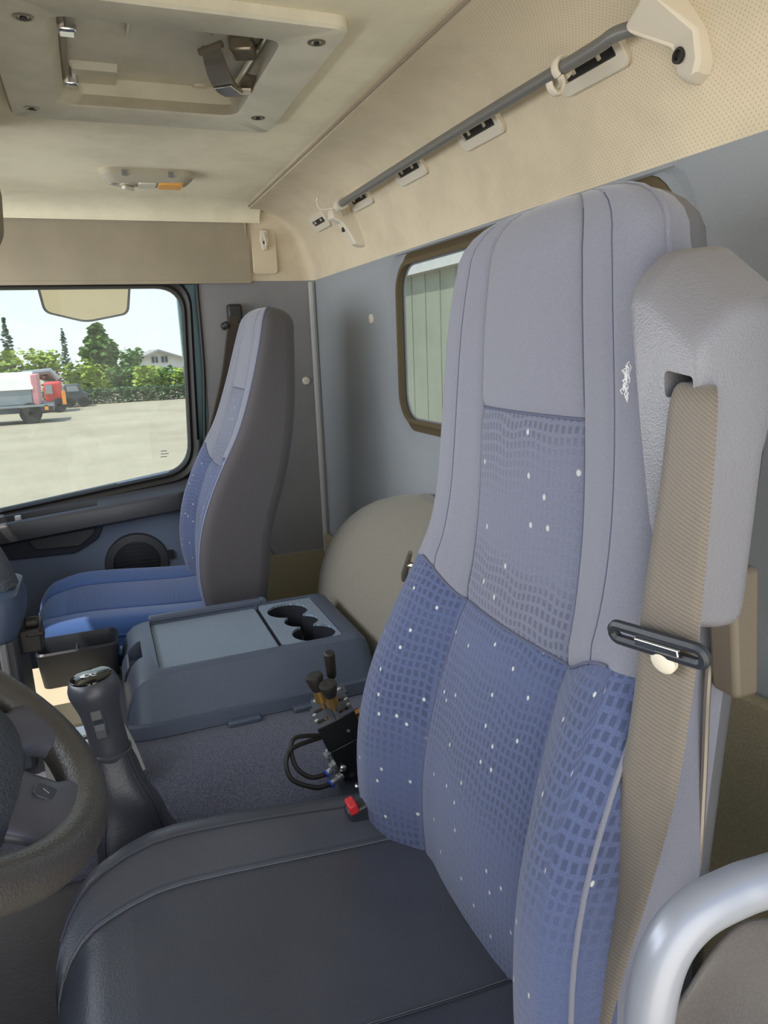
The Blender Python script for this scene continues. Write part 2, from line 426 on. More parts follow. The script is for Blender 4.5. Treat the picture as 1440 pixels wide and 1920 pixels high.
def carve(o, cutter, smooth=35.0):
    """boolean difference, baked into the mesh"""
    me = bpy.data.meshes.new('cut'); org = parent_loc(o)
    me.from_pydata([(x-org.x, y-org.y, z-org.z) for x, y, z in cutter.v], [], cutter.f)
    bm = bmesh.new(); bm.from_mesh(me); bmesh.ops.recalc_face_normals(bm, faces=bm.faces); bm.to_mesh(me); bm.free()
    c = bpy.data.objects.new('cut', me); COL.objects.link(c)
    c.parent = o
    md = o.modifiers.new('bool', 'BOOLEAN'); md.object = c; md.operation = 'DIFFERENCE'; md.solver = 'EXACT'
    dg = bpy.context.evaluated_depsgraph_get(); dg.update()
    new = bpy.data.meshes.new_from_object(o.evaluated_get(dg))
    o.modifiers.clear(); o.data = new
    bpy.data.objects.remove(c)
    new.polygons.foreach_set('use_smooth', [True]*len(new.polygons)); new.set_sharp_from_angle(angle=R(smooth))

def thing(name, label, cat, loc=(0, 0, 0), group=None):
    o = bpy.data.objects.new(name, None); COL.objects.link(o); o.location = loc
    o.empty_display_size = 0.05
    o['label'] = label; o['category'] = cat
    if group: o['group'] = group
    return o
def tag(o, label, cat, group=None):
    o['label'] = label; o['category'] = cat
    if group: o['group'] = group
    return o
def dup(root, loc, label, group=None):
    r = root.copy(); COL.objects.link(r); r.location = loc; r['label'] = label
    for ch in list(root.children):
        c = ch.copy(); COL.objects.link(c); c.parent = r
        for g in list(ch.children):
            d = g.copy(); COL.objects.link(d); d.parent = c
    return r
XY = lambda z: (lambda a, b, d: (a, b, d))
def yz(a, b, d): return (d, a, b)
def xz(a, b, d): return (a, d, b)
def xy(a, b, d): return (a, b, d)
def lsp(a, b, n): return list(np.linspace(a, b, n))
def smooth01(x):
    x = max(0.0, min(1.0, x)); return x*x*(3-2*x)

# ------------------------------------------------------------------ the cab shell
W = 2.35            # inner face of the passenger side
def floor_z(x):
    pts = [(0.10, 0.0), (0.86, 0.0), (0.895, 0.03), (0.925, 0.40), (0.935, 0.47), (0.955, 0.505), (1.0, 0.522), (1.10, 0.538), (1.25, 0.545),
           (1.55, 0.545), (1.62, 0.50), (1.66, 0.40), (1.68, 0.03), (1.72, 0.0), (2.40, 0.0)]
    for (a, b), (c, d) in zip(pts, pts[1:]):
        if x <= c: return b+(d-b)*(x-a)/(c-a)
    return 0.0
fxs = sorted(set([0.10, 0.5, 0.84, 0.86, 0.88, 0.895, 0.91, 0.92, 0.93, 0.94, 0.95, 0.965, 0.98, 1.0, 1.03, 1.06, 1.1, 1.18, 1.25, 1.4, 1.55, 1.59, 1.62, 1.64, 1.66, 1.68, 1.72, 2.0, 2.40]))
def floor_pt(x, y):
    z = floor_z(x)
    if 0.86 < x < 1.3: z -= 0.020*math.exp(-((y-0.60)/0.10)**2)*math.exp(-((x-1.0)/0.07)**2)
    return (x, y, z)
g = G(); g.grid(floor_pt, fxs, lsp(-0.02, 1.5, 60))
put('floor', g, M['carpet'], kind='structure', smooth=60)

g = G(); g.grid(lambda x, y: (x-0.006*(x > 0.87), y, floor_z(x)+0.006), [0.36, 0.5, 0.84, 0.86, 0.88, 0.895, 0.91, 0.92, 0.928, 0.934, 0.94, 0.945, 0.95], lsp(0.66, 1.07, 20))
fm = put('floor_mat', g, M['mat'], smooth=60, solid=0.003); tag(fm, 'dark grey rubber footwell mat under the steering wheel', 'mat')

# ceiling with a hole for the roof hatch
g = G(); uv = []
HX0, HX1, HY0, HY1 = 1.03, 1.485, 0.355, 0.75
def ceil_z(x, y):
    z = 1.622
    if x > 2.22: z -= 0.05*(1-math.sqrt(max(0, 1-((x-2.22)/0.1)**2)))
    return z
xs = lsp(0.05, HX0, 8)+lsp(HX0, HX1, 5)[1:]+lsp(HX1, 2.22, 6)[1:]+[2.24, 2.26, 2.28, 2.295, 2.305, 2.313, 2.318, 2.32]
ys = lsp(0.17, HY0, 4)+lsp(HY0, HY1, 5)[1:]+lsp(HY1, 1.32, 6)[1:]
g.grid(lambda x, y: (x, y, ceil_z(x, y)), xs, ys)
n = len(xs)
g.f = [f for f in g.f if not (HX0-1e-6 <= min(g.v[i][0] for i in f) and max(g.v[i][0] for i in f) <= HX1+1e-6 and HY0-1e-6 <= min(g.v[i][1] for i in f) and max(g.v[i][1] for i in f) <= HY1+1e-6)]
g.mi = [0]*len(g.f); g.uv = [(v[0], v[1]) for v in g.v]
put('ceiling', g, M['ceil'], kind='structure', smooth=60)
# roof skin above, keeps the sky out
g = G(); g.bx(0.0, 2.5, -0.12, 1.32, 1.76, 1.79); put('roof', g, M['teal'], kind='structure')

# passenger side header above the door
def header_pt(y, t):
    a = t*math.pi/2
    if t < 0.6: return (W-0.010-0.010*t, y, 1.404+(1.52-1.404)*t/0.6)
    k = (t-0.6)/0.4
    return (W-0.016-0.012*k*k, y, 1.52+0.075*k)
g = G(); g.grid(header_pt, lsp(0.205, 1.5, 12), lsp(0, 1, 12))
g.bx(W-0.012, W+0.03, 0.205, 1.5, 1.398, 1.408)
put('trim_1', g, M['header'], kind='structure', smooth=60)

# upper rear lining: perforated, wraps round the passenger corner
def arc_corner(p):
    """plan path: rear wall then the passenger side; p in 0..1"""
    L1 = W-0.03-0.05; Lc = 0.03*math.pi/2; L2 = 0.21-0.03
    s = p*(L1+Lc+L2)
    if s <= L1: return (0.05+s, 0.0), s
    if s <= L1+Lc:
        a = (s-L1)/0.03; return (W-0.03+0.03*math.sin(a), 0.03-0.03*math.cos(a)), s
    return (W, 0.03+(s-L1-Lc)), s
def liner_pt(p, q):
    (bx_, by_), s = arc_corner(p)
    tx = min(bx_, 2.12+max(0, (s-2.05))*0.72 if s > 2.05 else bx_)
    tx = min(tx, 2.305); ty = 0.205
    B = Vector((bx_, by_, 1.405)); T = Vector((tx, ty, 1.607))
    if bx_ >= W-1e-4: T = Vector((2.318, max(ty, by_*0+0.207), 1.60)) if False else T
    K = Vector((bx_*0.93+tx*0.07, by_*0.9+0.02, 1.612))
    return tuple(B*(1-q)**2+K*2*q*(1-q)+T*q*q)
ps = lsp(0, 0.84, 30)+lsp(0.84, 1, 34)[1:]; qs = lsp(0, 1, 22)
g = G(); g.grid(liner_pt, ps, qs)
g.uv = []
for q in qs:
    for p in ps:
        (_, _), s = arc_corner(p); g.uv.append((s, q*0.30))
# turned-up front edge
def lip(p, k):
    x, y, z = liner_pt(p, 1.0)
    return (x, y+0.004*math.sin(k*math.pi/2), z+0.016*k)
o = len(g.v); g.grid(lip, ps, [0, 0.5, 1.0]); g.uv += [(0.003, 0.003)]*(len(g.v)-o)
trim2 = put('trim_2', g, M['liner'], kind='structure', smooth=70)
# shadow joint between the two linings
g = G(); g.tube([(p[0], p[1]+0.004, p[2]+0.006) for p in [liner_pt(p, 1.0) for p in lsp(0, 1, 60)]], 0.0030, 6)
put('seam', g, M['header'], trim2)
g = G(); g.tube(spline([(2.322, 0.214, 1.60), (2.335, 0.212, 1.55), (W-0.006, 0.212, 1.48), (W-0.004, 0.212, 1.41)]), 0.005, 8)
put('edge_bead', g, M['header'], trim2)
# embossed hook pad on the passenger side of that lining
g = G(); g.prism(rrect(0.118, 0.196, 1.425, 1.582, 0.012), yz, W-0.008, W-0.0125)
put('hook_pad', g, M['linerp'], trim2, bevel=0.006)

# rear wall with the window opening
WX0, WX1, WZ0, WZ1 = 0.785, 1.650, 1.020, 1.372
def ring_to(hole, k, N):
    x0, x1, z0, z1 = 0.02, W-0.012, 0.0, 1.42
    out = []
    c = ((WX0+WX1)/2, (WZ0+WZ1)/2)
    for (x, z) in hole:
        dx, dz = x-c[0], z-c[1]
        t = min(((x1 if dx > 0 else x0)-c[0])/dx if abs(dx) > 1e-9 else 1e9, ((z1 if dz > 0 else z0)-c[1])/dz if abs(dz) > 1e-9 else 1e9)
        out.append((c[0]+dx*t, c[1]+dz*t))
    return out
def dens(hole, m=6):
    out = []
    for i in range(len(hole)):
        a, b = hole[i], hole[(i+1) % len(hole)]
        L = math.hypot(a[0]-b[0], a[1]-b[1]); k = max(1, int(L/0.03))
        out += [(a[0]+(b[0]-a[0])*t/k, a[1]+(b[1]-a[1])*t/k) for t in range(k)]
    return out
def scaled(off, r): return dens(rrect(WX0-off, WX1+off, WZ0-off, WZ1+off, r))
hole = rrect(WX0, WX1, WZ0, WZ1, 0.06, 8)
hd = []
for i in range(len(hole)):
    a, b = hole[i], hole[(i+1) % len(hole)]; k = max(1, int(math.hypot(a[0]-b[0], a[1]-b[1])/0.025))
    hd += [(a[0]+(b[0]-a[0])*t/k, a[1]+(b[1]-a[1])*t/k) for t in range(k)]
cxw, czw = (WX0+WX1)/2, (WZ0+WZ1)/2
def grow(off):
    out = []
    for x, z in hd:
        nx = (x-cxw); nz = (z-czw)
        ax, az = abs(nx)/((WX1-WX0)/2), abs(nz)/((WZ1-WZ0)/2)
        out.append((x+math.copysign(off*min(1, ax**6*1.0), nx), min(1.40, z+math.copysign(off*min(1, az**6*1.0), nz))))
    return out
outer = ring_to(hd, 1, 0)
# add true corners by snapping
for cxr, czr in ((0.02, 0.0), (W-0.012, 0.0), (W-0.012, 1.42), (0.02, 1.42)):
    j = min(range(len(outer)), key=lambda i: (outer[i][0]-cxr)**2+(outer[i][1]-czr)**2); outer[j] = (cxr, czr)
g = G()
rings = [[(x, 0.0, z) for x, z in outer], [(x, 0.0, z) for x, z in grow(0.075)], [(x, -0.003, z) for x, z in grow(0.068)],
         [(x, -0.011, z) for x, z in grow(0.052)], [(x, -0.014, z) for x, z in grow(0.044)], [(x, -0.014, z) for x, z in grow(0.012)], [(x, -0.017, z) for x, z in grow(0.0)], [(x, -0.020, z) for x, z in grow(-0.004)]]
g.loft(rings, cap=False)
put('wall_rear', g, M['wall'], kind='structure', smooth=50)
g = G()
g.loft([[(x, -0.012, z) for x, z in grow(0.004)], [(x, 0.004, z) for x, z in grow(0.0)], [(x, 0.004, z) for x, z in grow(-0.010)], [(x, -0.008, z) for x, z in grow(-0.022)], [(x, -0.012, z) for x, z in grow(-0.032)], [(x, -0.024, z) for x, z in grow(-0.036)]], cap=False)
win = put('window_1', g, M['wrubber'], kind='structure', smooth=40)
g = G(); g.prism(grow(-0.02), xz, -0.019, -0.022); put('glass', g, M['rglass'], win)
# grey strip covering the rear corner seam, and lower carpeted strip of the rear wall
g = G(); g.tube(spline([(W-0.012, 0.012, 1.40), (W-0.012, 0.012, 1.0), (W-0.012, 0.012, 0.50)]), 0.011, 10); put('trim_3', g, M['strip'], kind='structure')
g = G(); g.prism([(0.05, 0.0), (W-0.01, 0.0), (W-0.01, 0.565), (1.75, 0.585), (1.4, 0.62), (0.9, 0.745), (0.60, 0.772), (0.05, 0.80)], xz, 0.003, 0.022)
put('baseboard_rear', g, M['brown'], kind='structure', bevel=0.006)

# passenger side pillar panel and body opening
g = G()
g.prism(rpoly([(-0.01, 0.50), (0.215, 0.50), (0.40, 0.70), (0.395, 0.86), (0.372, 1.0), (0.368, 1.41), (-0.01, 1.41)], [0.002, 0.01, 0.05, 0.05, 0.05, 0.002, 0.002]), yz, W, W+0.03)
put('wall_right', g, M['pillar'], kind='structure', bevel=0.004)
g = G(); g.prism([(-0.02, 0.0), (0.44, 0.0), (0.44, 0.72), (0.30, 0.72), (0.20, 0.505), (-0.02, 0.505)], yz, W-0.004, W+0.026)
put('baseboard_right', g, M['brown'], kind='structure')
g = G(); g.tube(spline([(W-0.002, 0.373, 1.41), (W-0.002, 0.376, 1.15), (W-0.002, 0.392, 0.93), (W-0.002, 0.398, 0.80)]), 0.006, 8)
put('trim_4', g, M['rubber'], kind='structure')
g = G(); g.prism([(0.355, 0.60), (0.43, 0.60), (0.43, 1.42), (0.355, 1.42)], yz, W+0.03, W+0.06)
put('trim_5', g, M['teal'], kind='structure')

# passenger door
door = bpy.data.objects.new('door_1', None); COL.objects.link(door); door['kind'] = 'structure'; door.location = (2.37, 0.9, 0.2)
inner = rpoly([(1.50, 1.388), (0.418, 1.388), (0.447, 0.832), (1.50, 0.702)], [0.01, 0.075, 0.10, 0.01], 8)
outer = rpoly([(1.54, 1.420), (0.388, 1.420), (0.414, 0.80), (1.54, 0.662)], [0.01, 0.09, 0.11, 0.01], 8)
mid = [((a[0]+b[0])/2, (a[1]+b[1])/2) for a, b in zip(inner, outer)]
g = G(); g.loft([[(2.40, a, b) for a, b in outer], [(2.352, a, b) for a, b in outer], [(2.345, a*0.5+c*0.5, b*0.5+d*0.5) for (a, b), (c, d) in zip(outer, mid)], [(2.352, a, b) for a, b in mid], [(2.356, a*0.8+c*0.2, b*0.8+d*0.2) for (a, b), (c, d) in zip(mid, inner)], [(2.35, a*0.35+c*0.65, b*0.35+d*0.65) for (a, b), (c, d) in zip(mid, inner)], [(2.36, a, b) for a, b in inner], [(2.39, a, b) for a, b in inner]], cap=False)
put('window_frame', g, M['rubber'], door, smooth=50)
g = G(); g.prism([(1.52, 1.40), (0.405, 1.40), (0.43, 0.815), (1.52, 0.685)], yz, 2.374, 2.378); put('glass', g, M['glass'], door)
g = G()
for k, (y, w) in enumerate(((0.520, 0.018), (0.518, 0.024), (0.522, 0.020))):
    g.bx(2.3725, 2.3735, y-w/2, y+w/2, 0.892-k*0.009, 0.8935-k*0.009+0.001)
put('etched_mark', g, M['pillar'], door)
g = G(); g.prism([(0.40, 0.12), (1.54, 0.12), (1.54, 0.69), (0.40, 0.84)], yz, 2.362, 2.41); put('door_panel', g, M['doorblue'], door, bevel=0.006)
g = G()
def ledge_ring(y):
    zt = 0.770-(y-0.467)*0.083; k = smooth01((0.50-y)/0.08)
    xi = 2.283+0.045*k; zt += 0.015*k
    return [(2.372, y, zt+0.032), (xi+0.012, y, zt+0.005), (xi+0.003, y, zt), (xi, y, zt-0.006), (xi+0.004, y, zt-0.05), (xi+0.03, y, zt-0.062), (2.372, y, zt-0.066)]
g.loft([ledge_ring(y) for y in (0.412, 0.42, 0.44, 0.46, 0.48, 0.50, 0.7, 0.9, 1.1, 1.3, 1.5)])
lg = put('ledge', g, M['ledge'], door, smooth=40)
cg = G(); cg.loft([[(x, y, 0.770-(y-0.467)*0.083+dz) for x, dz in ((2.302, -0.012), (2.335, -0.002), (2.335, 0.06), (2.302, 0.06))] for y in (0.735, 1.4)])
carve(lg, cg)
g = G(); g.cyl((2.318, 0.955, 0.715), (2.318, 0.955, 0.748), 0.009, 14); put('lock_button', g, M['white'], door, bevel=0.002)
g = G(); g.prism(rpoly([(1.52, 0.625), (1.025, 0.607), (0.815, 0.603), (0.745, 0.640), (0.715, 0.70), (1.52, 0.70)], [0.01, 0.05, 0.05, 0.05, 0.005, 0.005]), yz, 2.352, 2.364)
pk = put('pocket_panel', g, M['pocket'], door, bevel=0.004)
g = G(); g.prism(rpoly([(0.945, 0.668), (0.925, 0.632), (0.80, 0.628), (0.755, 0.66), (0.745, 0.682)], 0.012), yz, 2.333, 2.354); put('pull_handle', g, M['ledge'], door, bevel=0.006)
spk = G(); spk.lathe([(0.098, 0.0), (0.098, 0.008), (0.094, 0.014), (0.072, 0.016), (0.070, 0.008)], 40, (2.364, 0.640, 0.545), (-1, 0, 0), cap=False)
sp = put('speaker', spk, M['ledge'], door)
g = G(); g.lathe([(0.071, 0.008), (0.0, 0.013)], 32, (2.364, 0.640, 0.545), (-1, 0, 0), cap=False)
for k in range(-5, 6):
    hh = math.sqrt(max(0, 0.068**2-(k*0.012)**2)); g.box((2.351, 0.640, 0.545+k*0.012), (0.004, 2*hh, 0.005))
put('speaker_grille', g, M['dark'], sp)
g = G(); g.prism(rrect(0.525, 0.560, 0.545, 0.572, 0.004), yz, 2.350, 2.362); put('speaker_tab', g, M['dark'], sp)

# dashboard and windscreen pillars, mostly out of the frame to the left
g = G()
prof = [(1.52, 0.20), (1.52, 0.98), (1.36, 1.02), (1.24, 1.0), (1.12, 0.94), (1.08, 0.86), (1.10, 0.55), (1.14, 0.45), (1.18, 0.20)]
g.prism(rpoly(prof, 0.03), lambda a, b, d: (d, a, b), 0.16, 2.34)
dash = put('dashboard', g, M['darkblue'], smooth=40); tag(dash, 'dark blue grey dashboard under the windscreen, beyond the steering wheel', 'dashboard')
g = G(); g.prism([(1.42, 1.0), (1.56, 1.0), (1.42, 1.76), (1.28, 1.76)], yz, 2.33, 2.40); put('trim_6', g, M['pillar'], kind='structure')
g = G(); g.prism([(1.42, 0.95), (1.56, 0.95), (1.42, 1.76), (1.28, 1.76)], yz, 0.08, 0.15); put('trim_7', g, M['pillar'], kind='structure')
g = G(); g.prism(rrect(1.56, 2.28, 1.13, 1.34, 0.03), xy, 1.395, 1.412); put('sun_block_1', g, M['header'], kind='structure', bevel=0.004)  # unseen visor added to keep the sun off the passenger cushion
g = G(); g.prism(rrect(0.20, 0.88, 1.13, 1.36, 0.03), xy, 1.375, 1.392); put('sun_block_2', g, M['header'], kind='structure', bevel=0.004)  # visor added out of view, blocks the sun on the driver's side
# overhead shelf at the front of the roof
g = G(); g.prism(rpoly([(0.832, 1.62), (0.820, 1.50), (0.826, 1.43), (0.850, 1.385), (0.92, 1.372), (1.17, 1.40), (1.19, 1.62)], [0.005, 0.05, 0.05, 0.03, 0.03, 0.02, 0.005]), yz, 0.20, 1.64)
sh = put('overhead_shelf', g, M['header'], bevel=0.01, segs=3); tag(sh, 'beige overhead shelf above the windscreen, its rounded edge at the far left', 'shelf')

# ------------------------------------------------------------------ seats
def interp(tab, s, k):
    for a, b in zip(tab, tab[1:]):
        if s <= b[0]:
            t = (s-a[0])/(b[0]-a[0]); return a[k]+(b[k]-a[k])*t
    return tab[-1][k]
def smooth_tab(tab, n=160, w=9):
    S = np.linspace(tab[0][0], tab[-1][0], n)
    A = np.array([[interp(tab, s, k) for k in range(len(tab[0]))] for s in S])
    P = np.pad(A, ((w, w), (0, 0)), 'edge'); ker = np.ones(2*w+1)/(2*w+1)
    for k in range(1, A.shape[1]): A[:, k] = np.convolve(P[:, k], ker, 'valid')
    return [tuple(r) for r in A]

US = 0.555
def build_back(parent, cx, tab, z_waist, z_insert, mats, driver):
    """tab rows: z, y of the front face, half width, bolster height, thickness"""
    tb = smooth_tab(tab)
    top = tab[-1][0]
    # centre line samples
    def frame(z):
        y = interp(tb, z, 1); dy = (interp(tb, min(z+0.01, top), 1)-interp(tb, z-0.01, 1))/(min(z+0.01, top)-z+0.01)
        t = Vector((0, dy, 1)).normalized(); return y, t, Vector((0, t.z, -t.y))
    zb = tab[0][0]
    rows = lsp(zb, z_waist, 20)+lsp(z_waist, z_insert, 14)[1:]+lsp(z_insert, top-0.055, 14)[1:]
    caps = [R(a) for a in (12, 25, 38, 50, 62, 72, 81, 88)]
    rows = [(z, 0.0) for z in rows]+[(top-0.055, c) for c in caps]
    uf = [-1, -0.96, -0.92, -0.88, -0.855, -0.83, -0.77, -0.70, -0.63, -0.585, -US, -0.525, -0.45, -0.3, -0.15, 0.0]
    uf = uf+[-u for u in uf[-2::-1]]
    cor = [R(a) for a in (15, 30, 50, 70, 90)]
    rings, uvs = [], []
    skew = 0.012 if driver else 0.0
    tap = lambda zz: 0.10*smooth01((zz-1.0)/0.2)
    def seam(d, sig=0.0035): return math.exp(-(d/sig)**2)
    for z, c in rows:
        w, bol, th = interp(tb, z, 2), interp(tb, z, 3), interp(tb, z, 4)
        ring, uv = [], []
        kx = math.cos(c)**0.62 if c else 1.0; kn = max(0.02, math.cos(c))**0.8 if c else 1.0; up = 0.055*math.sin(c)
        r = min(0.03, th*0.35); sgn_s = z
        def P(x, nn, zz):
            y, t, nrm = frame(zz)
            mid = -th/2
            nn = mid+(nn-mid)*kn
            return Vector((cx+x*kx*(1-tap(zz)*min(1, max(0, -nn/th)))+skew*smooth01((zz-1.0)/0.25), y, zz))+nrm*nn+t*up
        def front(u):
            au = abs(u)
            b = bol*smooth01((au-US*0.82)/(0.93-US*0.82))
            g_ = 0.0035*(seam((au-US)*w))+0.0025*seam((au-0.855)*w, 0.003)*(1 if z > z_waist-0.01 else 0.3)
            crown = 0.010*(1-(au/US)**2) if au < US else 0.0
            return b+crown-g_
        def rise(u):
            au = abs(u); e_ = smooth01((au-US)/(1-US))*0.030
            k = math.exp(-((z-z_waist)/0.07)**2)
            return e_*k
        for u in uf:
            zz = z+rise(u)
            sg = 0.004*seam(z-z_waist, 0.006)+(0.0035*seam(z-z_insert, 0.006) if abs(u) < US+0.01 else 0)
            ring.append(P((w-r)*u, front(u)-sg, zz)); uv.append(((w-r)*u, zz+up))
        fe = front(1.0)
        for a in cor:
            ring.append(P(w-r+r*math.sin(a), fe-r+r*math.cos(a), z+rise(1))); uv.append((w+a*r, z+up))
        for k in (0.3, 0.6, 0.85):
            nn = (fe-r)+(-th+r-(fe-r))*k
            ring.append(P(w, nn, z)); uv.append((w+0.03+k*th, z+up))
        for a in cor[::-1]:
            ring.append(P(w-r+r*math.sin(a)*1.0, -th+r-r*math.cos(a), z)); uv.append((w+0.15, z+up))
        for u in (0.6, 0.2, -0.2, -0.6):
            ring.append(P((w-r)*u, -th-0.006*(1-u*u), z)); uv.append((w+0.3-u*w, z+up))
        for a in cor:
            ring.append(P(-(w-r+r*math.sin(a)), -th+r-r*math.cos(a), z)); uv.append((w+0.5, z+up))
        for k in (0.85, 0.6, 0.3):
            nn = (fe-r)+(-th+r-(fe-r))*k
            ring.append(P(-w, nn, z)); uv.append((-w-0.03-k*th, z+up))
        for a in cor[::-1]:
            ring.append(P(-(w-r+r*math.sin(a)), fe-r+r*math.cos(a), z+rise(1))); uv.append((-w-a*r, z+up))
        rings.append(ring); uvs.append(uv)
    n = len(rings[0]); nf = len(uf)
    V = [p for q in rings for p in q]; UV = [p for q in uvs for p in q]
    groups = {k: [] for k in ('backrest', 'insert_panel', 'lumbar_panel', 'side_panel', 'back_shell')}
    iu0 = uf.index(-US); iu1 = len(uf)-1-iu0
    for i in range(len(rows)-1):
        zc = (rows[i][0]+rows[i+1][0])/2; cap = rows[i+1][1] > 0
        for j in range(n):
            j2 = (j+1) % n; f = (i*n+j, i*n+j2, (i+1)*n+j2, (i+1)*n+j)
            isfront = j < nf-1
            corner_front = (nf-1 <= j < nf+4) or j >= n-6
            side = not isfront and not corner_front and (j < nf+8 or j >= n-9)
            if not driver and not isfront and not (nf-1 <= j <= nf or n-2 <= j <= n-1): isfront = corner_front = False; side = True
            if not driver and nf+8 <= j < n-9: side = False
            if isfront or corner_front:
                if zc < z_waist and not cap: key = 'lumbar_panel'
                elif zc < z_insert and iu0 <= j < iu1 and not cap: key = 'insert_panel'
                else: key = 'backrest'
            elif side:
                if driver and zc > z_waist+0.17 and nf+5 <= j < n-7: key = 'back_shell'
                else: key = 'side_panel'
            else: key = 'back_shell'
            groups[key].append(f)
    groups['back_shell'].append(tuple((len(rows)-1)*n+j for j in range(n)))
    groups['side_panel'].append(tuple(range(n)))
    objs = {}
    for key, fs in groups.items():
        idx = sorted(set(i for f in fs for i in f)); mp = {a: b for b, a in enumerate(idx)}
        g = G(); g.add([V[i] for i in idx], [tuple(mp[i] for i in f) for f in fs]); g.uv = [UV[i] for i in idx]
        objs[key] = put(key, g, mats[key], parent, smooth=75)
    # stitched seams as fine cords laid in the grooves
    def cord(pts, r, name, mat, par): 
        g = G(); g.tube(pts, r, 6); return put(name, g, mat, par)
    nr = len(rows)
    iw = min(range(nr), key=lambda i: abs(rows[i][0]-z_waist)+rows[i][1])
    cord([V[iw*n+j]+Vector((0, 0.0012, 0)) for j in range(nf)], 0.0016, 'waist_seam', M['dthread'], objs['lumbar_panel'])
    ii = min(range(nr), key=lambda i: abs(rows[i][0]-z_insert)+rows[i][1])
    cord([V[ii*n+j]+Vector((0, 0.0010, 0)) for j in range(iu0, iu1+1)], 0.0014, 'insert_seam', M['dthread'], objs['insert_panel'])
    for ju in (iu0, iu1):
        cord([V[i*n+ju]+Vector((0, 0.0003, 0)) for i in range(1, nr-5)], 0.0010, 'panel_seam', M['dthread'], objs['backrest'])
    for ju in (uf.index(-0.855), nf-1-uf.index(-0.855)):
        cord([V[i*n+ju]+Vector((0, 0.0002, 0)) for i in range(iw, nr-4)], 0.0008, 'gusset_seam', M['dthread'], objs['backrest'])
    for js in ((nf+3, n-4) if driver else (nf+1, n-2)):
        cord([V[i*n+js] for i in range(1, nr-2)], 0.0022, 'piping', mats['piping'], objs['side_panel'])
    return objs

def build_cushion(parent, cx, y0, y1, w, ztop, zbot, bol, us, mats, crown=0.01, rf=0.05, rc=0.11, sk=0.0, tilt=0.02):
    uf = [-1, -0.96, -0.9, -0.82, -0.74, -us-0.06, -us-0.02, -us, -us+0.02, -us+0.06, -us*0.6, -us*0.3, 0]
    uf = uf+[-u for u in uf[-2::-1]]; nf = len(uf)
    ys = lsp(y0, y1-rc, 16)+[y1-rc+(rc-rf)*k for k in (0.35, 0.7, 1.0)]
    rows = [(y, 0.0) for y in ys]+[(y1-rf, R(a)) for a in (15, 30, 45, 60, 75, 90)]
    rings, uvs = [], []
    for y, c in rows:
        yy = y+rf*math.sin(c)
        kx = 1.0
        if yy > y1-rc: kx = 1-(rc/w)*0.9*(1-math.sqrt(max(0, 1-((yy-(y1-rc))/rc)**2)))
        drop = rf*1.1*(1-math.cos(c)); ww = w*kx; r = 0.035
        ring, uv = [], []
        k = (y-y0)/(y1-y0)
        slope = tilt*smooth01(k*1.4-0.2)-0.012*smooth01((k-0.75)/0.25)
        for u in uf:
            au = abs(u)
            z = ztop+bol*smooth01((au-us*0.85)/(0.92-us*0.85))*(0.55+0.45*smooth01(k*1.6))+(crown*(1-(au/us)**2) if au < us else 0)-0.003*math.exp(-(((au-us)*w)/0.004)**2)-drop+slope
            ring.append((cx+(ww-r)*u+sk*(1-u*u), yy, z)); uv.append(((w)*u, yy))
        ze = ring[-1][2]; zl = ring[0][2]
        zb = zbot+0.01*math.sin(c)
        for a in (25, 50, 75, 90): ring.append((cx+ww-r+r*math.sin(R(a)), yy, ze-r+r*math.cos(R(a)))); uv.append((w+R(a)*r, yy))
        ring.append((cx+ww+0.006, yy, (ze-r+zb)/2)); uv.append((w+0.07, yy))
        ring.append((cx+ww-0.006, yy, zb)); uv.append((w+0.12, yy))
        ring.append((cx-ww+0.006, yy, zb)); uv.append((-w-0.12, yy))
        ring.append((cx-ww-0.006, yy, (zl-r+zb)/2)); uv.append((-w-0.07, yy))
        for a in (90, 75, 50, 25): ring.append((cx-(ww-r+r*math.sin(R(a))), yy, zl-r+r*math.cos(R(a)))); uv.append((-w-R(a)*r, yy))
        rings.append([Vector(p) for p in ring]); uvs.append(uv)
    n = len(rings[0]); V = [p for q in rings for p in q]; UV = [p for q in uvs for p in q]
    i0 = uf.index(-us); i1 = nf-1-i0
    fs = {'cushion': [], 'centre_panel': [], 'cushion_border': []}
    for i in range(len(rows)-1):
        for j in range(n):
            j2 = (j+1) % n; f = (i*n+j, i*n+j2, (i+1)*n+j2, (i+1)*n+j)
            if i0 <= j < i1 and 0 < i < 17: key = 'centre_panel'
            elif nf+4 <= j < n-5: key = 'cushion_border'
            else: key = 'cushion'
            fs[key].append(f)
    fs['cushion_border'] += [tuple(range(n)), tuple((len(rows)-1)*n+j for j in range(n))]
    objs = {}
    for key, ff in fs.items():
        idx = sorted(set(i for f in ff for i in f)); mp = {a: b for b, a in enumerate(idx)}
        g = G(); g.add([V[i] for i in idx], [tuple(mp[i] for i in f) for f in ff]); g.uv = [UV[i] for i in idx]
        objs[key] = put(key, g, mats[key], parent, smooth=75)
    return objs, V, n, nf, i0, i1, len(rows)

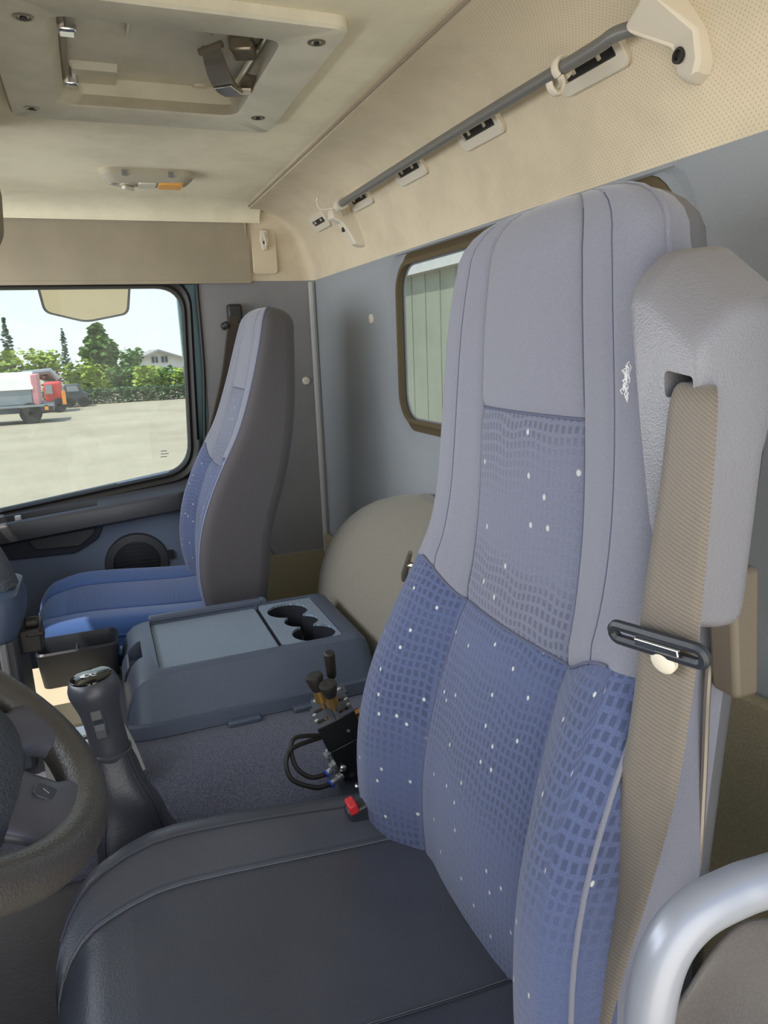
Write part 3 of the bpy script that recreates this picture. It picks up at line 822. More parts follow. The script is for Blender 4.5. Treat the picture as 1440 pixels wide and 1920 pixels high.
# ---- driver's seat
DX = 0.606
ds = thing('driver_seat', 'blue cloth high-back seat with black leather covered cushion and built-in belt, nearest the camera', 'seat', (DX, 0.45, 0.0))
DTAB = [(0.48, 0.372, 0.232, 0.048, 0.10), (0.58, 0.380, 0.236, 0.052, 0.11), (0.66, 0.384, 0.236, 0.054, 0.115), (0.75, 0.374, 0.226, 0.055, 0.115), (0.84, 0.350, 0.216, 0.046, 0.11),
        (0.92, 0.325, 0.203, 0.022, 0.105), (1.00, 0.314, 0.199, 0.014, 0.10), (1.10, 0.308, 0.195, 0.009, 0.095), (1.18, 0.305, 0.187, 0.006, 0.09), (1.24, 0.303, 0.178, 0.004, 0.085), (1.28, 0.300, 0.167, 0.002, 0.08), (1.328, 0.297, 0.148, 0.0, 0.075)]
dm = {'backrest': M['plain'], 'insert_panel': M['insert'], 'lumbar_panel': M['pattern'], 'side_panel': M['plain'], 'back_shell': M['shell'], 'piping': M['plain']}
dob = build_back(ds, DX, DTAB, 0.908, 1.128, dm, True)
cm = {'cushion': M['black'], 'centre_panel': M['black'], 'cushion_border': M['black']}
dco, V, n, nf, i0, i1, nr = build_cushion(ds, 0.615, 0.26, 0.812, 0.248, 0.570, 0.445, 0.030, 0.57, cm, crown=0.006, rf=0.055, rc=0.14, sk=0.038, tilt=0.026)
for jj in (i0, i1):
    for off in (0, 1):
        g = G(); g.tube([V[i*n+jj+(off if jj == i1 else -off)]+Vector((0, 0, 0.0012)) for i in range(1, nr)], 0.0007 if off == 0 else 0.0006, 5)
        put('stitching', g, M['thread'] if off == 0 else M['black'], dco['cushion'])
g = G(); g.tube([V[i*n+2]+Vector((0, 0, 0.001)) for i in range(1, nr-2)], 0.0016, 6); put('cover_welt', g, M['black'], dco['cushion'])
g = G(); g.tube([V[i*n+nf-3]+Vector((0, 0, 0.001)) for i in range(1, nr-2)], 0.0016, 6); put('cover_welt', g, M['black'], dco['cushion'])
g = G(); g.box((0.615, 0.55, 0.36), (0.40, 0.40, 0.18)); put('seat_frame', g, M['dark'], ds, bevel=0.02)
g = G()
for k in range(6):
    a, b = (0.19, 0.17) if k % 2 else (0.165, 0.145)
    pass
g.loft([[(0.615+(0.19 if k % 2 else 0.16)*sx, 0.55+(0.18 if k % 2 else 0.15)*sy, 0.02+k*0.042) for sx, sy in ((-1, -1), (1, -1), (1, 1), (-1, 1))] for k in range(7)])
put('suspension_bellows', g, M['rubber'], ds, smooth=0)
# belt guide at the outer shoulder
def gy(x, z): return 0.335+0.02*smooth01((1.2-z)/0.2)
poly = rpoly([(0.434, 1.258), (0.414, 1.254), (0.360, 1.214), (0.348, 1.120), (0.352, 0.998), (0.368, 0.992), (0.398, 1.07), (0.416, 1.16)], [0.010, 0.02, 0.024, 0.06, 0.010, 0.010, 0.03, 0.04])
g = G(); cxx, czz = 0.384, 1.135
def inset(s_, y, dz=0.0): return [(cxx+(x-cxx)*s_, y-0.06*max(0, 0.385-x)-(0.032*smooth01((z-1.10)/0.10) if y < 0.3 else 0), czz+(z-czz)*s_+dz) for x, z in poly]
g.loft([inset(0.95, 0.296, 0.003), inset(1.0, 0.2995, 0.003), inset(1.0, 0.304), inset(0.985, 0.315, -0.002), inset(0.92, 0.332, -0.008), inset(0.87, 0.340, -0.011), inset(0.80, 0.343, -0.013)])
gd = put('belt_guide', g, M['guide'], ds, smooth=60)
cg = G(); cg.prism(rpoly([(0.389, 1.175), (0.364, 1.171), (0.362, 1.157), (0.387, 1.157)], 0.004), xz, 0.312, 0.37)
carve(gd, cg, 50)
g = G(); g.tube([(0.366, 0.318, 1.1675), (0.383, 0.320, 1.1695)], 0.0025, 12); put('guide_roller', g, M['beige'], gd)
# side strip closing the cloth panel
g = G(); g.tube(spline([(0.394, 0.268, 1.00), (0.394, 0.266, 0.955), (0.396, 0.276, 0.94), (0.392, 0.278, 0.84), (0.386, 0.284, 0.75), (0.380, 0.300, 0.66), (0.376, 0.31, 0.55)]), 0.0030, 8); put('trim_strip', g, M['trim'], ds)
g = G(); g.prism(rpoly([(0.252, 0.925), (0.276, 0.925), (0.290, 1.03), (0.262, 1.03)], 0.006), yz, 0.368, 0.394); put('guide_post', g, M['brownp'], ds, bevel=0.006)
# the built-in belt
def ribbon(pairs, k=8):
    L = spline([p[0] for p in pairs], k); Rr = spline([p[1] for p in pairs], k)
    g = G(); us = lsp(0, 1, 7); d = 0.0; g.uv = []; rows = []
    for i, (a, b) in enumerate(zip(L, Rr)):
        if i: d += (a-L[i-1]).length
        rows.append([a.lerp(b, u)+Vector((0, 0.002*math.sin(math.pi*u), 0)) for u in us]); g.uv += [(u*0.045, d) for u in us]
    g.loft(rows, closed_ring=False, cap=False); return g
pairs = [((0.384, 0.322, 1.166), (0.366, 0.321, 1.165)), ((0.379, 0.343, 1.159), (0.342, 0.342, 1.159)), ((0.378, 0.350, 1.100), (0.337, 0.347, 1.107)), ((0.388, 0.352, 1.005), (0.342, 0.344, 1.020)), ((0.390, 0.354, 0.938), (0.343, 0.346, 0.960)),
         ((0.394, 0.362, 0.850), (0.347, 0.352, 0.876)), ((0.400, 0.368, 0.760), (0.356, 0.363, 0.793)), ((0.402, 0.388, 0.678), (0.362, 0.380, 0.714)), ((0.400, 0.40, 0.60), (0.365, 0.392, 0.63)), ((0.392, 0.40, 0.52), (0.365, 0.39, 0.53))]
bt = put('seat_belt', ribbon(pairs), M['belt'], ds, smooth=60, solid=0.0016)
bt['label'] = 'worn grey-brown belt webbing'
# latch plate hanging on the webbing
tx = Vector((0.418, 0.362, 0.981))-Vector((0.345, 0.345, 0.985)); ux = tx.normalized(); up_ = Vector((0.02, 0.25, 1)).normalized(); nz = ux.cross(up_).normalized()
up_ = nz.cross(ux); cc = Vector((0.364, 0.357, 0.992))
if nz.y < 0: nz = -nz
def fr(a, b, d): return tuple(cc+ux*a+up_*b+nz*d)
g = G(); g.tube([Vector(fr(a, b, 0.004)) for a, b in rrect(-0.036, 0.036, -0.006, 0.006, 0.0058, 5)], 0.0042, 8, closed=True)
lp = put('latch_plate', g, M['dark'], bt); lp['label'] = 'black belt tongue with chrome plate'
g = G(); g.prism(rrect(-0.020, 0.014, -0.0025, 0.0035, 0.001), fr, 0.0065, 0.010); put('chrome_plate', g, M['chrome'], bt, bevel=0.0008)
g = G(); c0 = Vector(fr(-0.004, -0.0125, 0.002)); g.lathe([(0.0095, 0), (0.0095, 0.004), (0.007, 0.006), (0, 0.0065)], 20, c0, nz); put('stop_button', g, M['beige'], bt)
# buckle beside the cushion, and the recline lever on the far side of the backrest
g = G(); g.box((0.800, 0.430, 0.598), (0.020, 0.055, 0.028), Matrix.Rotation(R(-15), 3, 'X')); bk = put('buckle', g, M['dark'], ds, bevel=0.004)
g = G(); g.box((0.797, 0.452, 0.611), (0.022, 0.012, 0.014), Matrix.Rotation(R(-15), 3, 'X')); put('release_button', g, M['red'], bk, bevel=0.002)
g = G(); g.tube([(0.79, 0.325, 0.915), (0.836, 0.345, 0.915)], 0.0045, 8); g.tube([(0.852, 0.342, 0.889), (0.846, 0.345, 0.900), (0.820, 0.347, 0.936)], [0.0055, 0.005, 0.003], 8)
put('backrest_lever', g, M['steel'], ds)
# worn spot on the shoulder seam
g = G(); 
for k in range(30):
    zz = 1.180-0.026*k/30+random.uniform(-.002, .002); a = random.uniform(-0.003, 0.003)
    b_ = random.uniform(-0.004, 0.004); g.tube([(0.4445+a, 0.3262, zz), (0.4445+a+b_, 0.3275, zz-0.002), (0.4445+a+b_*0.3, 0.3266, zz-0.005)], 0.0005, 5)
ws_ = put('worn_patch', g, M['white'], dob['backrest'])

# ---- passenger seat
PX = 1.915
psn = thing('passenger_seat', 'blue cloth high-back seat beside the passenger door, seen across the cab', 'seat', (PX, 0.6, 0.0))
PTAB = [(0.48, 0.478, 0.205, 0.012, 0.11), (0.56, 0.486, 0.215, 0.022, 0.13), (0.65, 0.492, 0.218, 0.034, 0.145), (0.75, 0.480, 0.212, 0.036, 0.145), (0.84, 0.455, 0.203, 0.028, 0.145),
        (0.92, 0.420, 0.197, 0.018, 0.145), (1.00, 0.384, 0.192, 0.012, 0.13), (1.10, 0.350, 0.187, 0.009, 0.115), (1.18, 0.328, 0.178, 0.006, 0.10), (1.24, 0.313, 0.168, 0.004, 0.09), (1.28, 0.303, 0.150, 0.002, 0.085), (1.31, 0.297, 0.125, 0.0, 0.08)]
pm = dict(dm); pm.update(back_shell=M['side_shaded'], side_panel=M['side_shaded'], piping=M['piping'])
build_back(psn, PX, PTAB, 0.908, 1.10, pm, False)
pc = {'cushion': M['blue'], 'centre_panel': M['bluepat'], 'cushion_border': M['blueside']}
pco, V, n, nf, i0, i1, nr = build_cushion(psn, PX+0.01, 0.40, 0.905, 0.235, 0.572, 0.47, 0.012, 0.56, pc, crown=0.008, rf=0.05, rc=0.13)
for jj in (i0, i1):
    g = G(); g.tube([V[i*n+jj]+Vector((0, 0, 0.001)) for i in range(1, nr-1)], 0.001, 5); put('panel_seam', g, M['blueside'], pco['cushion'])
g = G(); g.tube([V[i*n+nf+3]+Vector((0.002, 0, 0)) for i in range(1, nr)]+[V[(nr-1)*n+j] for j in range(nf-1, -1, -1)]+[V[i*n+n-4]-Vector((0.002, 0, 0)) for i in range(nr-1, 0, -1)], 0.0028, 6); put('piping', g, M['blue'], pco['cushion'])
g = G(); g.prism(rrect(1.74, 2.10, 0.45, 0.86, 0.03), xy, 0.28, 0.474); put('seat_frame', g, M['dark'], psn)
g = G(); g.prism(rrect(1.78, 2.06, 0.42, 0.80, 0.03), xy, 0.0, 0.285); put('pedestal', g, M['dark'], psn)

# passenger belt on the pillar
pb = thing('seat_belt', 'brown belt hanging slack on the pillar behind the passenger seat', 'seat belt', (2.32, 0.30, 0.8))
g = ribbon([((2.305, 0.291, 1.300), (2.318, 0.250, 1.300)), ((2.298, 0.330, 1.128), (2.312, 0.285, 1.125)), ((2.296, 0.371, 1.0), (2.310, 0.322, 0.997)), ((2.294, 0.410, 0.885), (2.308, 0.367, 0.881)), ((2.296, 0.42, 0.74), (2.308, 0.385, 0.74))])
put('webbing', g, M['belt2'], pb, solid=0.002)
g = G(); g.box((2.328, 0.268, 1.305), (0.03, 0.046, 0.060)); g.cyl((2.305, 0.290, 1.275), (2.315, 0.315, 1.266), 0.012, 10); put('anchor', g, M['rubber'], pb, bevel=0.008)
g = G(); g.box((2.292, 0.400, 0.872), (0.022, 0.050, 0.036)); g.box((2.292, 0.418, 0.905), (0.012, 0.014, 0.05)); put('tongue', g, M['rubber'], pb, bevel=0.004)

# ------------------------------------------------------------------ engine hump, console, tray
g = G()
rings = []
hx, hy0, h0, hax, hay, haz, hp = 1.36, 0.02, 0.48, 0.67, 0.225, 0.38, 2.0
for k in range(15):
    h = k/14; s = max(0.03, (1-h**hp))**(1/hp)
    rings.append([(hx+hax*s*math.copysign(abs(math.cos(a))**0.85, math.cos(a)), hy0+hay*s*abs(math.sin(a))**0.8, h0+haz*h) for a in lsp(0, math.pi, 40)])
g.loft(rings, closed_ring=False, cap=False); g.add(rings[-1], [tuple(range(len(rings[-1])))])
hump = put('engine_hump', g, M['hump'], smooth=70); tag(hump, 'grey-beige padded hump against the rear wall behind the console', 'engine cover')

con = thing('centre_console', 'blue-grey plastic console box with ribbed top and three cup holders between the seats', 'console', (1.40, 0.5, 0.54))
CZ = 0.638
def con_ring(y, k):
    """k 0..1: how far the section is pulled in at the ends"""
    b = 0.545; x0, x1 = 1.205, 1.615; ix0, ix1 = 1.272+0.0*k, 1.548
    zt = CZ-(0.066 if y > 0.5 else 0.050)*k**(1.6 if y > 0.5 else 2.2)
    return [(x0+0.01*k, y, b), (x0+0.004+0.01*k, y, b+0.022), (x0+0.012+0.012*k, y, b+0.024), (ix0-0.016+0.008*k, y, zt-0.016), (ix0-0.008, y, zt-0.004), (ix0+0.004, y, zt),
            ((ix0+ix1)/2, y, zt), (ix1-0.004, y, zt), (ix1+0.008, y, zt-0.004), (ix1+0.016-0.008*k, y, zt-0.016), (x1-0.012-0.012*k, y, b+0.024), (x1-0.004, y, b+0.022), (x1-0.01*k, y, b)]
ring_y = [(0.247, 1.0), (0.250, 0.75), (0.258, 0.45), (0.271, 0.18), (0.286, 0.0), (0.36, 0), (0.42, 0), (0.50, 0), (0.58, 0), (0.652, 0.0), (0.668, 0.08), (0.684, 0.24), (0.698, 0.46), (0.708, 0.72), (0.714, 0.92), (0.716, 1.0)]
g.__init__(); g.loft([con_ring(y, k) for y, k in ring_y])
cb = put('body', g, M['console'], con, smooth=32)
cut = G(); cut.prism(rrect(1.286, 1.540, 0.420, 0.652, 0.008), xy, CZ-0.013, CZ+0.05)
carve(cb, cut, 32)
cut = G(); cut.prism(rrect(1.286, 1.536, 0.296, 0.421, 0.008), xy, CZ-0.075, CZ+0.05)
carve(cb, cut, 32)
CUPS = ((1.476, 0.364, 0.044), (1.405, 0.352, 0.036), (1.330, 0.346, 0.044))
cut = G(); cut.prism(rrect(1.365, 1.450, 0.588, 0.66, 0.008), lambda a, b, d: (a, d, b), 0.676, 0.75); carve(cb, cut, 32)
g = G(); g.prism(rrect(1.288, 1.538, 0.426, 0.650, 0.008), xy, CZ-0.013, CZ-0.008); put('lid_mat', g, M['ribmat'], con)
g = G(); g.prism(rrect(1.287, 1.535, 0.297, 0.420, 0.008), xy, CZ-0.074, CZ-0.008); ch_ = put('cup_holder', g, M['dark'], con)
g = G(); g.prism(rrect(1.288, 1.534, 0.298, 0.418, 0.008), xy, CZ-0.008, CZ-0.003); cm_ = put('cup_holder_mat', g, M['ribmat'], con)
for cx_, cy_, cr_ in CUPS:
    for ob, z0, e_ in ((ch_, CZ-0.066, 0.0), (cm_, CZ-0.07, 0.0004)):
        cut = G(); cut.cyl((cx_, cy_, z0), (cx_, cy_, CZ+0.05), cr_+e_, 36); carve(ob, cut, 32)
g = G(); g.prism(rrect(1.538, 1.556, 0.405, 0.652, 0.006), xy, CZ-0.004, CZ+0.010); g.cyl((1.540, 0.405, CZ+0.001), (1.555, 0.405, CZ+0.001), 0.011, 16)
put('lid_hinge_bar', g, M['console'], con, bevel=0.004)
g = G(); g.loft([[(x, y, z) for x in (1.372, 1.443)] + [(x, y+0.005, z) for x in (1.443, 1.372)] for y, z in ((0.712, 0.586), (0.708, 0.602), (0.700, 0.614))]); put('lid_latch', g, M['console'], con, bevel=0.003)
g = G(); g.tube([(1.2235, y, 0.5695) for y in lsp(0.30, 0.69, 10)], 0.0018, 6); g.tube([(1.2225, 0.402, 0.570), (1.262, 0.402, 0.626)], 0.0022, 6); g.tube([(1.2225, 0.410, 0.570), (1.262, 0.410, 0.626)], 0.0018, 6)
put('panel_joint', g, M['dark'], con)
for y in (0.40, 0.52):
    g = G(); g.prism(rrect(y-0.03, y+0.03, 0.541, 0.552, 0.004), yz, 1.190, 1.215); put('mounting_foot', g, M['console'], con, bevel=0.003)

g = G(); g.prism(rrect(1.30, 1.60, 0.735, 1.06, 0.02), xy, 0.545, 0.556)
tr = put('floor_tray', g, M['tray'], bevel=0.004); tag(tr, 'sunlit beige mat on the engine tunnel ahead of the console', 'mat')
sb = thing('storage_box', 'low black open tray standing on the beige mat between seats', 'storage tray', (1.50, 0.80, 0.556))
g = G(); g.loft([[(x, y, z) for x, y in rrect(1.475-o, 1.56+o, 0.722-o, 0.865+o, 0.015)] for z, o in ((0.557, 0.0), (0.628, 0.006), (0.632, 0.003), (0.60, -0.004), (0.566, -0.006))])
put('tub', g, M['dark'], sb, smooth=40)
g = G(); g.bx(1.478, 1.552, 0.795, 0.800, 0.562, 0.615); put('divider', g, M['dark'], sb, bevel=0.002)

# dash end panel and its switch column at the left edge of the view
dc = thing('dash_column', 'dark blue-grey end of the centre dash with a padded grip, left edge of the picture', 'dashboard panel', (1.24, 0.93, 0.55))
g = G(); g.loft([[(x, y, z) for x, y in rrect(1.17, 1.33, 0.846+o, 1.10, 0.03)] for z, o in ((0.776, 0.012), (0.79, 0.004), (0.82, 0.0), (0.842, 0.004), (0.846, 0.012))]); put('housing', g, M['darkblue'], dc, smooth=45)
g = G(); g.tube(spline([(1.24, 0.878, 0.843), (1.24, 0.889, 0.885), (1.24, 0.915, 0.945)]), [0.030]*17, 16); put('padded_grip', g, M['hub'], dc)
g = G(); g.bx(1.18, 1.31, 0.858, 1.08, 0.55, 0.778); put('column', g, M['dark'], dc, bevel=0.008)
g = G(); g.bx(1.172, 1.182, 0.872, 0.884, 0.60, 0.775); put('vertical_strip', g, M['shell'], dc, bevel=0.003)
for z in (0.70, 0.735, 0.68):
    g = G(); g.cyl((1.18, 0.905, z), (1.174, 0.905, z), 0.005, 10); put('switch', g, M['zinc'], dc)
g = G(); g.bx(1.22, 1.28, 0.828, 0.86, 0.735, 0.775); g.cyl((1.235, 0.829, 0.782), (1.235, 0.85, 0.782), 0.009, 12); g.cyl((1.225, 0.822, 0.765), (1.225, 0.85, 0.765), 0.006, 12)
put('bracket', g, M['rubber'], dc, bevel=0.003)
# sunlit latch bracket beside the gear lever
lb = thing('latch_bracket', 'small bright metal bracket with a grey flap between the wheel and gear lever', 'bracket', (1.10, 0.79, 0.54))
g = G(); g.box((1.13, 0.800, 0.625), (0.035, 0.075, 0.006)); g.box((1.10, 0.800, 0.600), (0.012, 0.075, 0.050)); put('plate', g, M['zinc'], lb, bevel=0.002)
g = G(); g.box((1.115, 0.80, 0.57), (0.05, 0.04, 0.07)); put('foot', g, M['dark'], lb, bevel=0.003)
g = G(); g.tube(spline([(1.12, 0.74, 0.632), (1.11, 0.725, 0.59), (1.09, 0.715, 0.555)]), [0.02]*17, 10, flat=0.4); put('flap', g, M['strip'], lb)

# ------------------------------------------------------------------ gear lever
gx, gyy = 0.97, 0.742
gl = thing('gear_lever', 'dark grey gear lever with a thumb switch and leather boot beside the cushion', 'gear lever', (gx, gyy, 0.52))
ax = (Vector((gx, 0.750, 0.783))-Vector((gx, 0.737, 0.664))).normalized(); o_ = Vector((gx, 0.737, 0.664))
g = G(); prof = [(0.0235, 0.0), (0.0245, 0.004), (0.0245, 0.02), (0.0245, 0.05), (0.0262, 0.072), (0.0300, 0.088), (0.0330, 0.100), (0.0328, 0.108), (0.0300, 0.117), (0.0245, 0.121)]
g.lathe(prof, 36, o_, ax); kb = put('knob', g, M['knob'], gl, smooth=60)
g = G(); g.lathe([(0.0268, 0.1180), (0.0260, 0.1215), (0.0245, 0.1222), (0.0, 0.1226)], 36, o_, ax); cap_ = put('cap', g, M['gloss'], gl)
g = G(); tp = o_+ax*0.1229
ex = Vector((0, -1, 0)); ey = Vector((1, 0, 0))
def cp(a, b): return tp+ex*a+ey*b
def ringline(c, rx, ry, r=0.0005): g.tube([cp(c+rx*math.cos(t), ry*math.sin(t)) for t in lsp(0, 2*math.pi, 25)[:-1]], r, 5, closed=True)
ringline(-0.0068, 0.0062, 0.0052); ringline(0.0068, 0.0064, 0.0054)
g.tube([cp(-0.001, -0.001), cp(0.001, 0.001)], 0.0005, 5); g.tube([cp(0, 0), cp(0, 0.006)], 0.0005, 5)
g.tube([cp(0.0048, -0.002), cp(0.0048, 0.002), cp(0.0075, 0.002), cp(0.0078, 0.0008), cp(0.0075, 0.0), cp(0.0048, 0.0)], 0.00045, 5); g.tube([cp(0.006, 0), cp(0.008, -0.002)], 0.00045, 5)
half = [cp(-0.0068+0.006*math.cos(t), 0.005*math.sin(t)) for t in lsp(math.pi/2, 1.5*math.pi, 14)]; g.add(half, [tuple(range(len(half)))])
put('shift_pattern', g, M['white'], cap_, smooth=0)
# rocker switch on the driver's side of the knob
sn = Vector((-1, 0.12, 0)).normalized(); st = ax.cross(sn).normalized()
def sw(a, b, d): return tuple(o_+ax*b+st*a+sn*d)
g = G(); g.prism(rrect(-0.0085, 0.0085, 0.040, 0.086, 0.003), sw, 0.018, 0.0268); put('switch_bezel', g, M['knob'], gl, bevel=0.0012)
g = G(); g.add([sw(a, b, d) for b, d in ((0.0435, 0.0292), (0.055, 0.0288), (0.0625, 0.0262), (0.071, 0.0292), (0.083, 0.0282)) for a in (-0.0062, 0.0062)], [(2*i, 2*i+1, 2*i+3, 2*i+2) for i in range(4)])
put('rocker_switch', g, M['button'], gl, smooth=0, solid=0.002)
# boot
rings = []
for k in range(15):
    h = k/14; z = 0.515+(0.672-0.515)*h
    wx = 0.022+0.038*(1-h)**1.15; wy = 0.0235+0.036*(1-h)**1.1
    c = Vector((gx-0.004*(1-h), 0.737-0.018*(1-h)**1.0, z))
    ring = []
    for a in lsp(0, 2*math.pi, 49)[:-1]:
        wr = 1+0.07*(1-h)*math.sin(3*a+5*h)+0.085*math.sin(7*h*math.pi/2+a*2)*(h*(1-h)*3)
        e_ = 0.75
        ring.append(c+Vector((wx*wr*math.copysign(abs(math.cos(a))**e_, math.cos(a)), wy*wr*math.copysign(abs(math.sin(a))**e_, math.sin(a)), 0)))
    rings.append(ring)
g = G(); g.loft(rings); bo = put('boot', g, M['boot'], gl, smooth=70)
for a in (R(215), R(140), R(232)):
    j = int(round(a/(2*math.pi)*48)) % 48
    g = G(); g.tube([r_[j] + (r_[j]-Vector((gx, 0.73, r_[j].z))).normalized()*0.0008 for r_ in rings], 0.0011, 6); put('boot_seam', g, M['knob'], bo)
g = G(); g.tube([rings[-1][j] for j in range(48)], 0.003, 6, closed=True); put('boot_collar', g, M['boot'], bo)

# ------------------------------------------------------------------ steering wheel
sw_ = thing('steering_wheel', 'dark grey leather steering wheel with grey spokes, cropped by the left edge', 'steering wheel', (0.65, 0.90, 0.90))
tl = R(35); e1 = Vector((1, 0, 0)); e2 = Vector((0, math.cos(tl), math.sin(tl))); en = e1.cross(e2); wc = Vector((0.65, 0.90, 0.90))
if en.z < 0: en = -en
def wp(a, b, d=0.0): return wc+e1*a+e2*b+en*d
g = G(); g.tube([wp(0.179*math.cos(t), 0.179*math.sin(t)) for t in lsp(0, 2*math.pi, 73)[:-1]], 0.0205, 16, closed=True)
put('rim', g, M['wheel'], sw_, smooth=80)
def spoke(ang, w0, w1, name='spoke'):
    g = G(); ca, sa = math.cos(ang), math.sin(ang)
    def q(rr, s, d): return wp(ca*rr-sa*s, sa*rr+ca*s, d)
    rings = []
    for rr, w_, th, dz in ((0.03, w0*1.05, 0.014, -0.022), (0.095, w0, 0.013, -0.010), (0.125, (w0+w1)/2, 0.012, -0.006), (0.145, w1*1.05, 0.012, -0.003), (0.162, w1*1.4, 0.015, 0.0), (0.178, w1*1.8, 0.012, 0.0)):
        rings.append([q(rr, w_*math.copysign(abs(math.cos(t))**0.6, math.cos(t)), dz+th*math.copysign(abs(math.sin(t))**0.8, math.sin(t))) for t in lsp(0, 2*math.pi, 21)[:-1]])
    g.loft(rings); return put(name, g, M['spoke'], sw_, smooth=60)
SA = [R(-50), R(-100), R(130), R(80)]
for a, w0_, w1_ in zip(SA, (0.040, 0.054, 0.040, 0.054), (0.028, 0.044, 0.028, 0.044)): spoke(a, w0_, w1_)
g = G()
rings = []
for s, d in ((0.98, -0.050), (1.0, -0.012), (0.98, 0.0), (0.93, 0.008), (0.6, 0.015), (0.02, 0.018)):
    rings.append([wp(0.146*s*math.copysign(abs(math.cos(t+0.2))**0.75, math.cos(t+0.2)), 0.124*s*math.copysign(abs(math.sin(t+0.2))**0.75, math.sin(t+0.2)), d) for t in lsp(0, 2*math.pi, 61)[:-1]])
g.loft(rings); put('hub_pad', g, M['hub'], sw_, smooth=60)
for a, off in ((R(-96), 0), (R(84), 0)):
    ca, sa = math.cos(a), math.sin(a); ctr = wp(ca*0.139, sa*0.139, 0.0065)
    g = G(); f_ = lambda p, q, d, ctr=ctr, ca=ca, sa=sa: tuple(ctr+(e1*ca+e2*sa)*p+(e1*-sa+e2*ca)*q+en*d)
    g.prism(rrect(-0.0105, 0.0105, -0.0105, 0.0105, 0.006), f_, -0.012, 0.0030); bt_ = put('button', g, M['button'], sw_, bevel=0.001)
    g = G(); g.tube([f_(-0.003, 0.002, 0.0033), f_(0.003, -0.002, 0.0033)], 0.0004, 4); put('button_mark', g, M['strip'], bt_)
g = G(); g.cyl(wp(0, 0, -0.22), wp(0, 0, -0.03), 0.045, 24); put('column_shroud', g, M['dark'], sw_)

# ------------------------------------------------------------------ air valve block with levers
vb = thing('valve_block', 'black air valve block with levers and hoses, bolted to the carpet by the backrest', 'valve', (1.0, 0.40, 0.52))
vc = Vector((0.985, 0.398, 0.594)); vr = Matrix.Rotation(R(-17), 3, 'X') @ Matrix.Rotation(R(14), 3, 'Z')
vr = Matrix.Rotation(R(-20), 3, 'X') @ Matrix.Rotation(R(-6), 3, 'Z')
def vp(a, b, c): return tuple(vc+vr @ Vector((a, b, c)))
def vbox(g, a, b, c, sx, sy, sz): g.box(vp(a, b, c), (sx, sy, sz), vr)
# local axes: -a faces the driver's door, b runs forward, c up
g = G(); vbox(g, 0, 0, -0.022, 0.056, 0.058, 0.062); body = put('lower_block', g, M['blockblk'], vb, bevel=0.0015)
g = G(); vbox(g, 0, 0, 0.034, 0.060, 0.062, 0.046); ub = put('upper_block', g, M['blockblk'], vb, bevel=0.0012)
g = G(); vbox(g, 0, 0, 0.0575, 0.060, 0.062, 0.002); tpz = put('top_plate', g, M['blockgrey'], vb, bevel=0.0005)
g = G(); vbox(g, 0, 0, 0.0588, 0.061, 0.0008, 0.0008)
put('plate_joint', g, M['blockblk'], tpz)
for a in (-0.017, 0.013):
    for b in (0.018, -0.018):
        g = G(); g.prism(rrect(-0.0035, 0.0035, -0.009, 0.009, 0.0034), lambda p, q, d, a=a, b=b: vp(a+p, b+q, d), 0.0575, 0.0592); put('slot', g, M['gloss'], tpz)
        g = G(); g.lathe([(0.0032, 0), (0.0032, 0.0014), (0, 0.0018)], 12, vp(a+0.007 if a < 0 else a-0.006, b+0.009*(1 if b > 0 else -1), 0.0585), vr @ Vector((0, 0, 1))); put('screw', g, M['zinc'], tpz)
# levers
UPV = Vector((0.0, 0.05, 1)).normalized()
def lever(base, tip, r, name):
    base, tip = Vector(base), Vector(tip); d = tip-base; L = d.length
    lv = G(); lv.lathe([(0.0035, 0), (0.0035, L*0.25), (0.0095, L*0.26), (0.0088, L*0.62), (0.007, L*0.63)], 18, base, d)
    o1 = put(name, lv, M['brass'], vb)
    k = G(); k.lathe([(0.0085, L*0.55), (0.0115, L*0.70), (r, L*0.92), (r*0.96, L*0.985), (r*0.8, L), (r*0.3, L*0.985), (0, L*0.98)], 22, base, d)
    put('lever_knob', k, M['rubber'], o1, smooth=50)
lever(vp(-0.006, -0.004, 0.056), vp(-0.013, -0.012, 0.110), 0.0140, 'lever')
lever(vp(0.014, 0.010, 0.056), vp(0.016, 0.002, 0.118), 0.0140, 'lever')
b0 = Vector((1.02, 0.402, 0.655)); t0 = Vector((1.00, 0.412, 0.738))
g = G(); g.lathe([(0.003, 0), (0.003, 0.04)], 10, b0, t0-b0); lv3 = put('lever', g, M['zinc'], vb)
g = G(); g.lathe([(0.006, 0.036), (0.0078, 0.040), (0.0090, 0.078), (0.0086, 0.0835), (0.006, 0.0855), (0, 0.0858)], 18, b0, t0-b0); put('lever_grip', g, M['rubber'], lv3)
g = G(); vbox(g, 0.048, -0.004, 0.052, 0.030, 0.060, 0.004); rp = put('rear_plate', g, M['blockgrey'], vb, bevel=0.001)
for b in (0.018, -0.024):
    g = G(); g.lathe([(0.004, 0), (0.004, 0.002), (0, 0.0025)], 12, vp(0.05, b, 0.054), vr @ Vector((0, 0, 1))); put('screw', g, M['zinc'], rp)
